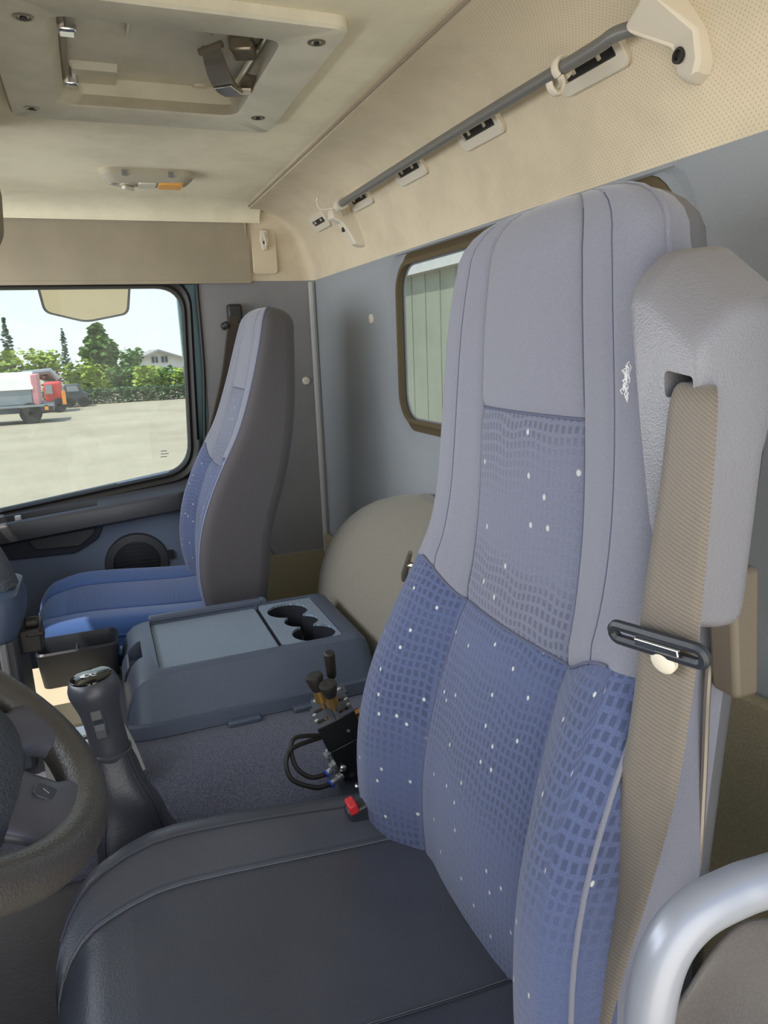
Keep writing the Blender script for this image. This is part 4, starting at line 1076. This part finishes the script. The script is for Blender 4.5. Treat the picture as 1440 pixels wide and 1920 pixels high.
# fittings and hoses on the front face
fwd = vr @ Vector((-0.35, 1, 0)).normalized()
for i, (a, c, col) in enumerate(((-0.018, 0.004, 0), (-0.006, -0.010, 0), (-0.020, -0.016, 0), (-0.010, -0.030, 1), (-0.024, -0.040, 1))):
    g = G(); p0 = Vector(vp(a, 0.028, c)); L = 0.013 if not col else 0.021
    g.lathe([(0.0062, 0), (0.0062, L*0.5), (0.005, L*0.55), (0.0055, L)], 6 if not col else 14, p0, fwd); ft = put('fitting', g, M['zinc'], vb, smooth=20)
    if col:
        g = G(); g.lathe([(0.0066, L), (0.0066, L+0.003)], 14, p0, fwd); put('collar', g, M['bluetube'], ft)
        q0 = p0+fwd*(L+0.002); far = Vector(vp(0.03, 0.03, 0.012-0.01*i/4))
        mid1 = q0+Vector((0.0, 0.026, 0.002)); mid2 = q0+Vector((0.012, 0.060 if i == 4 else 0.046, 0.022)); mid3 = q0+Vector((0.035, 0.052 if i == 4 else 0.040, 0.052))
        g = G(); g.tube(spline([q0, mid1, mid2, mid3, far], 10), 0.0036, 10); hs = put('hose', g, M['rubber'], vb)
for c in (0.030, 0.016):
    g = G(); p0 = Vector(vp(0.004, -0.029, c)); back = vr @ Vector((0, -1, 0)); g.lathe([(0.006, 0), (0.006, 0.012)], 6, p0, back); ft = put('fitting', g, M['brass'], vb, smooth=20)
    g = G(); g.tube(spline([p0+back*0.012, p0+back*0.035, p0+back*0.06+Vector((0, 0, -0.01))]), 0.0042, 10); put('blue_hose', g, M['bluetube'], vb)
for c in (0.002, -0.012):
    g = G(); p0 = Vector(vp(-0.006, -0.029, c)); g.lathe([(0.0065, 0), (0.0065, 0.016)], 6, p0, vr @ Vector((0, -1, 0))); put('fitting', g, M['zinc'], vb, smooth=20)
for a, b, c in ((-0.0285, -0.020, -0.034), (-0.0285, 0.022, -0.026)):
    g = G(); g.lathe([(0.0055, 0), (0.0055, 0.002), (0.0035, 0.0045), (0, 0.005)], 14, vp(a, b, c), vr @ Vector((-1, 0, 0))); put('bolt', g, M['zinc'], body)
g = G(); g.lathe([(0.0028, 0), (0.0028, 0.001), (0, 0.0015)], 12, vp(-0.030, -0.010, 0.030), vr @ Vector((-1, 0, 0))); put('screw', g, M['zinc'], ub)
br_ = Matrix.Rotation(R(-4), 3, 'Y') @ Matrix.Rotation(R(-6), 3, 'Z')
g = G(); g.box((0.980, 0.386, 0.527), (0.10, 0.066, 0.005), br_); mp_ = put('mounting_plate', g, M['blockgrey'], vb, bevel=0.001)
g = G(); g.lathe([(0.006, 0), (0.006, 0.002), (0.004, 0.004), (0, 0.0045)], 14, (0.944, 0.394, 0.533), (0, 0, 1)); put('bolt', g, M['zinc'], mp_)

# ------------------------------------------------------------------ roof hatch
rh = thing('roof_hatch', 'beige plastic framed roof hatch set into the ceiling', 'roof hatch', (1.30, 0.54, 1.62))
ho = rrect(1.010, 1.508, 0.324, 0.776, 0.024, 6)
hi = rrect(1.075, 1.425, 0.402, 0.700, 0.030, 6)
hm = rrect(1.095, 1.452, 0.394, 0.688, 0.035, 6)
g = G(); g.loft([[(x, y, 1.625) for x, y in ho], [(x, y, 1.610) for x, y in ho], [(1.2585+(x-1.2585)*0.985, 0.553+(y-0.553)*0.985, 1.606) for x, y in ho],
                 [(1.25+(x-1.25)*1.03, 0.551+(y-0.551)*1.03, 1.606) for x, y in hi], [(x, y, 1.610) for x, y in hi], [(x, y, 1.635) for x, y in hm], [(x, y, 1.668) for x, y in hm]], cap=False)
put('frame', g, M['hatch'], rh, smooth=40)
g = G(); g.prism(rrect(1.06, 1.49, 0.37, 0.72, 0.03), xy, 1.662, 1.690); ld = put('lid', g, M['hatch'], rh)
g = G(); g.loft([[(x, y, 1.664) for x, y in rrect(1.378, 1.460, 0.600, 0.682, 0.004)], [(x, y, 1.652) for x, y in rrect(1.388, 1.452, 0.602, 0.672, 0.004)]]); put('hinge_boss', g, M['hatch'], ld)
g = G(); g.bx(1.12, 1.235, 0.592, 0.596, 1.650, 1.664); put('rib', g, M['hatch'], ld)
for x in (1.20, 1.43):
    for y in (0.46, 0.64) if x > 1.4 else (0.46,):
        g = G(); g.lathe([(0.013, 0), (0.012, 0.003), (0, 0.004)], 18, (x+0.02, y, 1.662), (0, 0, -1)); put('plug', g, M['beige'], ld)
g = G(); g.tube([(1.13, 0.683, 1.648), (1.45, 0.683, 1.648)], 0.007, 10); hb = put('hinge_bar', g, M['steel'], rh)
for x in (1.205, 1.425):
    g = G(); g.box((x, 0.676, 1.646), (0.026, 0.026, 0.022)); put('hinge_clip', g, M['chrome'], hb, bevel=0.004)
g = G(); g.tube([(1.12, 0.398, 1.652), (1.46, 0.408, 1.652)], 0.005, 10); put('lock_rod', g, M['chrome'], rh)
# the black steel handle
def handle_pt(p, w): return p
hA = [Vector(p) for p in ((1.165, 0.486, 1.624), (1.185, 0.478, 1.612), (1.222, 0.465, 1.606), (1.262, 0.448, 1.603), (1.290, 0.430, 1.606), (1.290, 0.412, 1.613), (1.265, 0.402, 1.624))]
hA = spline(hA, 5); sec = []
for i, p in enumerate(hA):
    t = (hA[min(i+1, len(hA)-1)]-hA[max(i-1, 0)]).normalized(); ww = Vector((0, 0, 1))-t*t.z; ww.normalize(); b = t.cross(ww)
    k = 0.013+0.005*math.sin(i/len(hA)*math.pi)
    sec.append([p+b*k+ww*0.003, p+b*k-ww*0.003, p-b*k-ww*0.003, p-b*k+ww*0.003])
g = G(); g.loft(sec); hd_ = put('handle', g, M['steel'], rh, smooth=30, bevel=0.001)
g = G(); g.box((1.262, 0.446, 1.5985), (0.040, 0.030, 0.003), Matrix.Rotation(R(-35), 3, 'Z')); put('handle_plate', g, M['chrome'], hd_, bevel=0.001)
g = G(); g.box((1.284, 0.412, 1.607), (0.024, 0.014, 0.003), Matrix.Rotation(R(-10), 3, 'Z')); put('handle_window', g, M['beige'], hd_)
g = G(); g.box((1.215, 0.428, 1.645), (0.042, 0.038, 0.024), Matrix.Rotation(R(-20), 3, 'Z')); put('handle_block', g, M['steel'], hd_, bevel=0.006)
g = G(); g.cyl((1.150, 0.472, 1.624), (1.178, 0.500, 1.620), 0.005, 10); put('handle_pin', g, M['steel'], hd_)
for x, y in ((1.085, 0.726), (1.062, 0.359), (1.449, 0.741), (1.411, 0.366)):
    g = G(); g.lathe([(0.0125, 0), (0.0125, 0.0015), (0.009, 0.002), (0.006, 0.0)], 18, (x, y, 1.6065), (0, 0, -1)); sc_ = put('screw', g, M['steel'], rh)
    g = G(); g.lathe([(0.0045, 0.0005), (0.0045, 0.003), (0, 0.003)], 6, (x, y, 1.6065), (0, 0, -1)); put('screw_socket', g, M['rubber'], sc_)

# dome lamp
dl = thing('dome_lamp', 'grey-beige ceiling lamp with rotary switch and amber lens, between hatch and door header', 'lamp', (1.97, 0.52, 1.62))
g = G(); g.loft([[(x, y, 1.622) for x, y in rrect(1.905, 1.990, 0.415, 0.628, 0.03)], [(x, y, 1.608) for x, y in rrect(1.905, 1.990, 0.415, 0.628, 0.03)], [(x, y, 1.596) for x, y in rrect(1.914, 1.982, 0.430, 0.614, 0.025)], [(x, y, 1.593) for x, y in rrect(1.920, 1.976, 0.440, 0.604, 0.02)]])
put('housing', g, M['lampb'], dl, smooth=30)
g = G(); g.loft([[(x, y, 1.597) for x, y in rrect(1.916, 1.980, 0.438, 0.500, 0.008)], [(x, y, 1.590) for x, y in rrect(1.921, 1.976, 0.442, 0.497, 0.008)]]); put('amber_lens', g, M['amber'], dl)
g = G(); g.loft([[(x, y, 1.596) for x, y in rrect(1.918, 1.978, 0.502, 0.545, 0.005)], [(x, y, 1.590) for x, y in rrect(1.922, 1.974, 0.504, 0.543, 0.005)]]); put('clear_lens', g, M['lens'], dl)
g = G(); g.lathe([(0.020, 0), (0.018, 0.006), (0, 0.007)], 24, (1.948, 0.568, 1.596), (0, 0, -1)); rs = put('rotary_switch', g, M['lampb'], dl)
g = G(); g.box((1.948, 0.568, 1.585), (0.012, 0.034, 0.009), Matrix.Rotation(R(50), 3, 'Z')); put('switch_grip', g, M['lens'], rs, bevel=0.002)
g = G(); g.lathe([(0.008, 0), (0.008, 0.004), (0, 0.006)], 16, (1.944, 0.602, 1.595), (0, 0, -1)); put('push_button', g, M['strip'], dl)
for y in (0.47, 0.575):
    g = G(); g.bx(1.902, 1.912, y-0.006, y+0.006, 1.604, 1.616); put('clip', g, M['pillar'], dl)

# ------------------------------------------------------------------ rail, brackets, hook, vents, studs
ln_y = lambda z: 0.0
rl = thing('curtain_rail', 'grey metal rail running along the beige lining above the rear wall', 'rail', (1.25, 0.09, 1.53))
pts = spline([(1.775, 0.090, 1.533), (1.20, 0.090, 1.537), (0.867, 0.090, 1.536), (0.800, 0.090, 1.5360), (0.775, 0.090, 1.5375), (0.760, 0.087, 1.5375), (0.744, 0.080, 1.5365)], 8)
g = G(); g.tube(pts, 0.0085, 14); put('tube', g, M['rail'], rl)
def wedge(x0, zt, zb, w, fy, name):
    """rail end bracket: deep at the top, tapering down the wall"""
    g = G(); rings = []
    for t, dy, ww in ((0.0, 0.030, 0.6), (0.06, 0.058, 0.85), (0.30, 0.066, 1.0), (0.42, 0.048, 1.0), (0.70, 0.038, 0.9), (0.94, 0.030, 0.78), (1.0, 0.020, 0.6)):
        z = zt+(zb-zt)*t
        sh = 0.022*(1-t)
        yb = max(0.0, 0.045*((z-1.41)/0.19)**2)-0.004
        rings.append([(x0+sh-ww*w/2, yb, z), (x0+sh-ww*w*0.42, fy*dy+yb, z), (x0+sh+ww*w*0.42, fy*dy+yb, z), (x0+sh+ww*w/2, yb, z)])
    g.loft(rings); return put(name, g, M['beige'], rl, smooth=30, bevel=0.004)
bpoly = [(0.708, 1.560), (0.719, 1.552), (0.750, 1.538), (0.748, 1.530), (0.732, 1.514), (0.729, 1.483), (0.713, 1.472), (0.697, 1.479), (0.690, 1.490), (0.688, 1.520), (0.698, 1.552)]
def bry(z): return max(0.0, 0.05*((z-1.41)/0.19)**2)
bcx, bcz = 0.716, 1.512
g = G(); g.loft([[(x, bry(z)-0.006, z) for x, z in bpoly], [(x, bry(z)+(0.056 if z > 1.528 else 0.018), z) for x, z in bpoly], [(bcx+(x-bcx)*0.86-0.003, bry(z)+(0.076 if z > 1.528 else 0.030), bcz+(z-bcz)*0.92) for x, z in bpoly]])
b1 = put('end_bracket', g, M['beige'], rl, smooth=30, bevel=0.004)
g = G(); g.lathe([(0.0085, 0), (0.0085, 0.004), (0.0055, 0.0045), (0.005, 0.001)], 16, (0.716, bry(1.502)+0.0295, 1.502), (0, 1, 0.05)); put('screw', g, M['rubber'], b1)
b2 = wedge(1.86, 1.545, 1.445, 0.050, 1.2, 'end_bracket')
g = G(); g.lathe([(0.008, 0), (0.008, 0.004), (0.005, 0.0045)], 16, (1.868, 0.054, 1.49), (0, 1, 0)); put('screw', g, M['rubber'], b2)
g = G(); g.cyl((1.77, 0.09, 1.533), (1.80, 0.088, 1.532), 0.014, 14); g.cyl((1.79, 0.089, 1.532), (1.85, 0.06, 1.527), 0.010, 12); put('end_socket', g, M['beige'], rl)
hk = thing('rail_hook', 'white plastic double hook clipped on the rail near the first air vent', 'hook', (0.872, 0.09, 1.536))
g = G(); g.tube([(0.872, 0.090+0.0115*math.cos(t), 1.5365+0.0115*math.sin(t)) for t in lsp(R(-60), R(250), 20)], 0.0042, 8, flat=1.5, up=(1, 0, 0)); put('clip', g, M['beige'], hk)
g = G(); g.tube(spline([(0.872, 0.092, 1.526), (0.870, 0.090, 1.517), (0.870, 0.093, 1.508), (0.870, 0.101, 1.505), (0.870, 0.108, 1.510), (0.870, 0.111, 1.517)]), 0.0038, 8, flat=1.5, up=(1, 0, 0)); put('hook', g, M['beige'], hk)
wh = thing('wire_hook', 'small thin wire hook at the far end of the rail', 'hook', (1.83, 0.095, 1.53))
g = G(); g.tube(spline([(1.815, 0.088, 1.532), (1.835, 0.110, 1.530), (1.842, 0.125, 1.534), (1.844, 0.130, 1.550), (1.838, 0.128, 1.558)]), 0.0022, 8); put('wire', g, M['beige'], wh)

VL = ['first air vent in the beige lining, partly behind the rail beside the hook', 'second air vent along the rail from the hook, below the tube',
      'third air vent along the rail, halfway to the passenger side', 'fourth air vent, just before the far rail bracket', 'last and farthest air vent, beyond the far rail bracket']
VX = [0.868, 1.163, 1.455, 1.755, 2.085]
def lin_y(z):
    best = min((liner_pt(0.4, q) for q in lsp(0, 1, 60)), key=lambda p: abs(p[2]-z)); return best[1]
def make_vent(x, label):
    v = thing('air_vent', label, 'air vent', (x, 0.0, 1.545), 'air vents along the rear lining')
    z0, z1, hw = 1.524, 1.560, 0.068
    yb, yt = lin_y(z0), lin_y(z1); dy = (yt-yb)
    def f(a, b, d): 
        k = (b-z0)/(z1-z0); nn = Vector((0, (z1-z0), -dy)).normalized(); p = Vector((x+a, yb+dy*k, b))+nn*d
        return tuple(p)
    g = G(); o_ = rrect(-hw, hw, z0, z1, 0.012); i_ = rrect(-hw+0.014, hw-0.018, z0+0.014, z1-0.010, 0.003)
    g.loft([[f(a, b, -0.004) for a, b in o_], [f(a, b, 0.004) for a, b in o_], [f(a*0.98, 1.55+(b-1.55)*0.93, 0.006) for a, b in o_], [f(a, b, 0.006) for a, b in i_], [f(a, b, 0.0012) for a, b in i_]], cap=False)
    put('bezel', g, M['beige'], v, smooth=30)
    g = G(); g.add([f(a, b, 0.0014) for a, b in i_], [tuple(range(len(i_)))]); put('opening', g, M['rubber'], v, smooth=0)
    for a in (-0.022, 0.030):
        g = G(); g.prism([(a-0.002, z0+0.018), (a+0.002, z0+0.018), (a+0.002, z1-0.012), (a-0.002, z1-0.012)], f, 0.0015, 0.005); put('vane', g, M['beige'], v)
    return v
v0 = make_vent(VX[0], VL[0])
for x, l in zip(VX[1:], VL[1:]): dup(v0, (x, 0.0, 1.545), l)

def stud(loc, nrm, r, label, col):
    g = G(); g.lathe([(r, 0), (r, 0.002), (r*0.9, 0.0045), (r*0.2, 0.006), (r*0.16, 0.0045), (0, 0.0045)], 28, loc, nrm); o = put('trim_button', g, col)
    tag(o, label, 'trim button', 'trim buttons on the rear lining')
stud((0.699, 0.0, 1.280), (0, 1, 0), 0.0165, 'round beige trim button on the rear lining, right of the headrest', M['beige'])
stud((1.835, 0.0, 1.263), (0, 1, 0), 0.013, 'pale oval-looking trim button between the rear window and corner strip', M['beige'])
stud((W, 0.046, 1.088), (-1, 0, 0), 0.013, 'pale round trim button on the grey pillar behind passenger seat', M['beige'])
ch = thing('coat_hook', 'small beige coat hook in the recessed pad above the passenger seat', 'hook', (2.334, 0.157, 1.525))
g = G(); g.prism(rpoly([(0.147, 1.555), (0.167, 1.555), (0.171, 1.525), (0.164, 1.494), (0.150, 1.494), (0.143, 1.525)], 0.004), yz, 2.326, 2.336); put('base', g, M['beige'], ch, bevel=0.003)
g = G(); g.tube(spline([(2.328, 0.157, 1.545), (2.315, 0.157, 1.525), (2.310, 0.157, 1.51), (2.316, 0.157, 1.503)]), 0.004, 8); put('peg', g, M['beige'], ch)
g = G(); g.cyl((2.3265, 0.157, 1.517), (2.325, 0.157, 1.517), 0.006, 12); put('screw', g, M['rubber'], ch)

# ------------------------------------------------------------------ grab handle and the dark things behind the driver's seat
gh = thing('grab_handle', 'curved silver painted grab handle in the lower right corner', 'grab handle', (0.29, 0.40, 0.50))
g = G(); g.tube(spline([(0.292, 0.418, 0.40), (0.292, 0.419, 0.62), (0.292, 0.418, 0.72), (0.293, 0.416, 0.775), (0.294, 0.406, 0.815), (0.293, 0.385, 0.837), (0.289, 0.355, 0.847), (0.283, 0.325, 0.852), (0.265, 0.22, 0.862), (0.25, 0.10, 0.866), (0.25, 0.02, 0.866)], 8), 0.0152, 18)
put('bar', g, M['silver'], gh, smooth=80)
g = G(); g.lathe([(0.035, 0), (0.035, 0.006), (0.02, 0.01)], 20, (0.25, 0.005, 0.866), (0, 1, 0)); put('flange', g, M['silver'], gh)
g = G(); g.lathe([(0.03, 0), (0.03, 0.008), (0.018, 0.012)], 20, (0.292, 0.418, 0.40), (0, 0, 1)); put('flange', g, M['silver'], gh)
sill = G(); sill.bx(0.20, 0.36, 0.03, 1.1, 0.0, 0.40); so = put('trim_8', sill, M['dark'], kind='structure', bevel=0.02)
# crumpled black cloth over the seat base
def cloth(u, v):
    y = 0.362-0.25*u
    zt = 0.70+0.065*smooth01(u/0.3); z = zt-0.30*v*(0.8+0.2*u)
    x = 0.333+0.010*math.sin(9*u+4*v)+0.008*math.sin(13*v-6*u)+0.03*max(0, v-0.35)*math.cos(5*u)-0.02*v
    return (x, y, z)
g = G(); g.grid(cloth, lsp(0, 1, 40), lsp(0, 1, 40))
cl = put('cloth_cover', g, M['blackcloth'], smooth=70, solid=0.003); tag(cl, 'crumpled dark grey cloth cover beside the driver seat base, seen through the grab handle', 'cloth')

# ------------------------------------------------------------------ outside
GZ = -1.3
g = G(); g.grid(lambda x, y: (x, y, GZ), [-12, 0, 3, 6, 12, 20, 30, 45, 90], [-40, -10, 0, 10, 40]); put('ground', g, M['ground'], kind='structure')

# kerb mirror outside the passenger door
mr = thing('kerb_mirror', 'rounded kerb mirror hanging outside at the top of the passenger window', 'mirror', (2.66, 0.69, 1.42))
mo = rpoly([(0.832, 1.430), (0.826, 1.340), (0.70, 1.306), (0.560, 1.330), (0.548, 1.430)], [0.02, 0.03, 0.12, 0.03, 0.02], 8)
mi = [(0.69+(a-0.69)*0.94, 1.375+(b-1.375)*0.90) for a, b in mo]
mx = lambda b, k: 2.74-(b-1.3)*1.25+k
g = G(); g.loft([[(mx(b, 0.06), 0.69+(a-0.69)*0.7, 1.375+(b-1.375)*0.7+0.03) for a, b in mo], [(mx(b, 0.03), a, b+0.01) for a, b in mo], [(mx(b, 0.0), a, b) for a, b in mo], [(mx(b, -0.002), a, b) for a, b in mi]])
put('housing', g, M['shell'], mr, smooth=40)
g = G(); g.add([(mx(b, -0.004), a, b) for a, b in mi], [tuple(range(len(mi)))]); put('mirror_glass', g, M['mirror'], mr)
g = G(); g.tube([(2.70, 0.69, 1.40), (2.70, 0.69, 1.62), (2.44, 0.69, 1.70), (2.44, 0.69, 1.77)], 0.014, 10); put('arm', g, M['rubber'], mr)

def leaf_cloud(pts, size, rng):
    g = G()
    for p in pts:
        a = rng.random()*6.283; b = rng.random()*3.14
        u = Vector((math.cos(a), math.sin(a), 0)); v = Vector((-math.sin(a)*math.cos(b), math.cos(a)*math.cos(b), math.sin(b)))
        s = size*(0.6+0.8*rng.random()); p = Vector(p)
        g.add([p-u*s, p+v*s*0.6, p+u*s, p-v*s*0.6], [(0, 1, 2, 3)])
    return g
def tree(kind, loc, h, w, mat, label, cat='tree', n=900, seed=1, group=None):
    rng = random.Random(seed); t = thing(kind, label, cat, loc, group); x, y, z = loc; pts = []
    size = w*0.07
    if 'conifer' in kind:
        big = w/h > 0.5
        for _ in range(n):
            k = rng.random()**0.75; zz = 0.06+0.94*(1-k)
            layer = 0.55+0.45*abs(math.sin(zz*h*(2.2 if not big else 1.6)))
            r = w/2*((1-zz)**(0.75 if not big else 0.45))*layer*math.sqrt(rng.random())
            a = rng.random()*6.283; pts.append((x+r*math.cos(a), y+r*math.sin(a), z+zz*h-r*0.15))
    else:
        blobs = [((rng.random()-.5)*w*0.6, (rng.random()-.5)*w*0.6, h*(0.35+0.4*rng.random()), w*(0.22+0.14*rng.random())) for _ in range(9)]
        for _ in range(n):
            bx_, by_, bz_, br_ = blobs[rng.randrange(9)]
            d = Vector((rng.gauss(0, 1), rng.gauss(0, 1), rng.gauss(0, 1))).normalized()*br_*rng.random()**0.3
            pts.append((x+bx_+d.x, y+by_+d.y, z+max(0.1, min(h, bz_+d.z*1.1))))
    put('crown', leaf_cloud(pts, size, rng), mat, t, smooth=0)
    g = G(); g.cyl((x, y, z), (x, y, z+h*0.7), w*0.03+0.05, 8, w*0.012+0.02); put('trunk', g, M['bark'], t)
    return t
T = [('conifer', (44.0, 4.75, GZ), 4.55, 1.5, 'leaf3', 'dark pointed conifer at the left edge of the window view', 700),
     ('conifer', (46.0, 2.05, GZ), 4.05, 1.25, 'leaf3', 'slim dark conifer left of the big spreading one', 700),
     ('conifer', (51.5, 0.15, GZ), 4.45, 3.7, 'leaf2', 'big spreading dark green conifer, tallest outside', 2600),
     ('leafy_tree', (47.5, 3.2, GZ), 3.5, 2.0, 'leaf1', 'small yellow-green round tree between the two dark conifers', 900),
     ('leafy_tree', (41.8, 4.35, GZ), 3.2, 2.2, 'leaf1', 'yellow-green tree below the far left conifer', 900),
     ('leafy_tree', (43.5, 2.85, GZ), 2.3, 1.3, 'leaf4', 'maroon leaved bush above the red machine', 800),
     ('leafy_tree', (47.8, -1.5, GZ), 3.25, 1.7, 'leaf2', 'mid green tree between the big conifer and the house', 900),
     ('leafy_tree', (47.5, 5.9, GZ), 2.7, 1.6, 'leaf3', 'blue-green bush at the far left behind the white covered truck', 600)]
for i, (k, l, h, w, m, lab, n_) in enumerate(T): tree(k, l, h, w, M[m], lab, 'tree', n_, 20+i)
B = [((42.4, 1.35), 2.25, 2.0, 'leaf1', 'yellow-green shrub right of the maroon bush'), ((46.8, 0.50), 2.2, 1.9, 'leaf1', 'pale yellow-green shrub under the big conifer'),
     ((44.5, -0.9), 2.0, 1.8, 'leaf2', 'mid green shrub below the tree left of the house'), ((42.3, -2.15), 1.75, 1.9, 'leaf1', 'yellow-green shrub in front of the house, left part'),
     ((45.0, -3.30), 1.65, 1.9, 'leaf2', 'green shrub in front of the house, right part'), ((42.2, -4.30), 1.6, 1.9, 'leaf1', 'green shrub farthest right, against the window edge')]
for i, ((x, y), h, w, m, lab) in enumerate(B): tree('shrub', (x, y, GZ), h, w, M[m], lab, 'shrub', 800, 60+i)
rng = random.Random(5); pts = []
for _ in range(4200):
    y = 3.2-8.6*rng.random(); pts.append((40.2-(3.2-y)*0.0+rng.random()*0.9, y, GZ+rng.random()**0.8*0.78))
hg = put('hedge', leaf_cloud(pts, 0.085, rng), M['leaf5'], smooth=0); tag(hg, 'low dark green hedge along the far edge of the yard', 'hedge')

hs = thing('house', 'white gabled house with grey roof beyond the shrubs', 'house', (60.0, -4.6, GZ))
def hq(a, b, d): return (d, a, b)
g = G(); g.prism([(-1.9, GZ), (-6.6, GZ), (-6.6, 0.45), (-4.05, 1.30), (-1.9, 0.45)], hq, 58.0, 66.0); put('walls', g, M['houseW'], hs)
g = G(); g.prism([(-1.45, 0.36), (-4.05, 1.40), (-7.0, 0.36), (-7.0, 0.22), (-4.05, 1.26), (-1.45, 0.22)], hq, 57.5, 66.5); rf_ = put('roof', g, M['roofm'], hs)
g = G(); g.bx(60.0, 60.6, -2.9, -2.45, 0.6, 1.32); put('chimney', g, M['houseW'], rf_)
for y in (-3.75, -4.45):
    g = G(); g.bx(57.9, 58.0, y-0.22, y+0.22, 0.42, 0.86); w_ = put('window', g, M['truckd'], hs)
    g = G(); g.bx(57.86, 57.9, y-0.02, y+0.02, 0.42, 0.86); put('glazing_bar', g, M['houseW'], w_)

def wheels(parent, spots, r):
    for x, y in spots:
        g = G(); g.lathe([(r*0.55, -0.12), (r*0.95, -0.12), (r, -0.07), (r, 0.07), (r*0.95, 0.12), (r*0.55, 0.12)], 20, (x, y, GZ+r), (1, 0, 0)); w_ = put('wheel', g, M['tyre'], parent)
        g = G(); g.lathe([(r*0.55, -0.10), (r*0.2, -0.12), (0, -0.12)], 16, (x, y, GZ+r), (1, 0, 0), cap=False); put('hub_cap', g, M['truckg'], w_)
ta = thing('covered_truck', 'dark truck with a white covered load, at the left edge of the window view', 'truck', (31.5, 4.2, GZ))
g = G(); g.bx(30.8, 32.6, 2.30, 6.6, GZ+0.42, GZ+0.70); put('chassis', g, M['truckd'], ta, bevel=0.03)
g = G(); g.bx(30.9, 32.5, 2.95, 6.6, GZ+0.70, GZ+1.35); put('body', g, M['truckg'], ta, bevel=0.05)
g = G(); g.loft([[(x, y, z) for x, z in ((30.85, GZ+1.3), (30.95, GZ+1.75), (31.7, GZ+1.95), (32.4, GZ+1.75), (32.55, GZ+1.3))] for y in (2.9, 3.0, 4.2, 6.6)]); put('cover', g, M['tarp'], ta)
g = G(); g.bx(30.88, 32.5, 2.72, 2.95, GZ+0.70, GZ+1.85); put('end_panel', g, M['pink'], ta, bevel=0.03)
g = G(); g.bx(30.7, 30.8, 2.25, 6.6, GZ+0.64, GZ+0.72); put('side_rail', g, M['truckg'], ta)
g = G(); g.bx(30.7, 30.82, 2.45, 2.58, GZ+0.5, GZ+0.68); put('marker_lamp', g, M['orange'], ta)
wheels(ta, ((30.9, 3.1), (30.9, 4.6), (30.9, 5.7)), 0.40)
tb_ = thing('red_crane_truck', 'red loading machine with a grey boom behind the covered truck', 'truck', (37.0, 2.6, GZ))
g = G(); g.bx(36.2, 37.8, 2.15, 2.85, GZ+0.5, GZ+1.35); put('cab', g, M['redp'], tb_, bevel=0.08)
g = G(); g.bx(36.1, 36.2, 2.5, 2.78, GZ+0.85, GZ+1.25); put('cab_window', g, M['truckg'], tb_)
g = G(); g.bx(36.3, 37.6, 2.1, 4.0, GZ+0.3, GZ+0.5); put('chassis', g, M['truckd'], tb_)
g = G(); g.tube([(36.9, 2.2, GZ+1.45), (36.9, 2.5, GZ+1.85), (36.9, 3.6, GZ+1.78), (36.9, 4.0, GZ+1.55)], 0.13, 8); put('boom', g, M['truckg'], tb_)
g = G(); g.bx(36.05, 36.2, 1.98, 2.14, GZ+0.35, GZ+0.95); put('lamp_post', g, M['orange'], tb_)
wheels(tb_, ((36.2, 2.3), (36.2, 3.4)), 0.32)
tc = thing('dark_pickup', 'small dark vehicle parked right of the red machine', 'vehicle', (40.0, 1.5, GZ))
g = G(); g.prism(rpoly([(1.05, GZ+0.25), (1.05, GZ+0.62), (1.30, GZ+0.75), (1.42, GZ+1.12), (2.1, GZ+1.12), (2.15, GZ+0.25)], 0.08), hq, 38.9, 39.8); put('body', g, M['truckd'], tc, bevel=0.04)
g = G(); g.prism([(1.44, GZ+0.78), (1.52, GZ+1.05), (2.0, GZ+1.05), (2.0, GZ+0.78)], hq, 38.86, 38.9); put('side_window', g, M['truckg'], tc)
wheels(tc, ((38.95, 1.30), (38.95, 1.95)), 0.26)

# seen through the rear window
shd = thing('shed', 'pale green-grey shed wall seen through the rear window', 'building', (19.0, -9.0, GZ))
g = G(); g.bx(12.2, 27.0, -12.0, -9.0, GZ, 3.2); put('wall', g, M['shed'], shd)
g = G(); g.prism([(-8.7, 3.2), (-12.3, 3.2), (-10.5, 4.0)], hq, 12.0, 27.2); put('roof', g, M['roofm'], shd)
for k in range(14):
    g = G(); g.bx(12.6+k*1.02, 12.63+k*1.02, -8.99, -8.975, GZ, 3.2); put('rib', g, M['shed'], shd)
tree('leafy_tree', (9.5, -9.0, GZ), 3.6, 3.6, M['leaf2'], 'green tree seen through the rear window right of the headrest', 'tree', 1500, 91)
tree('leafy_tree', (8.2, -13.5, GZ), 3.4, 3.0, M['leaf1'], 'yellow-green tree behind, at the right edge of the rear window', 'tree', 900, 92)
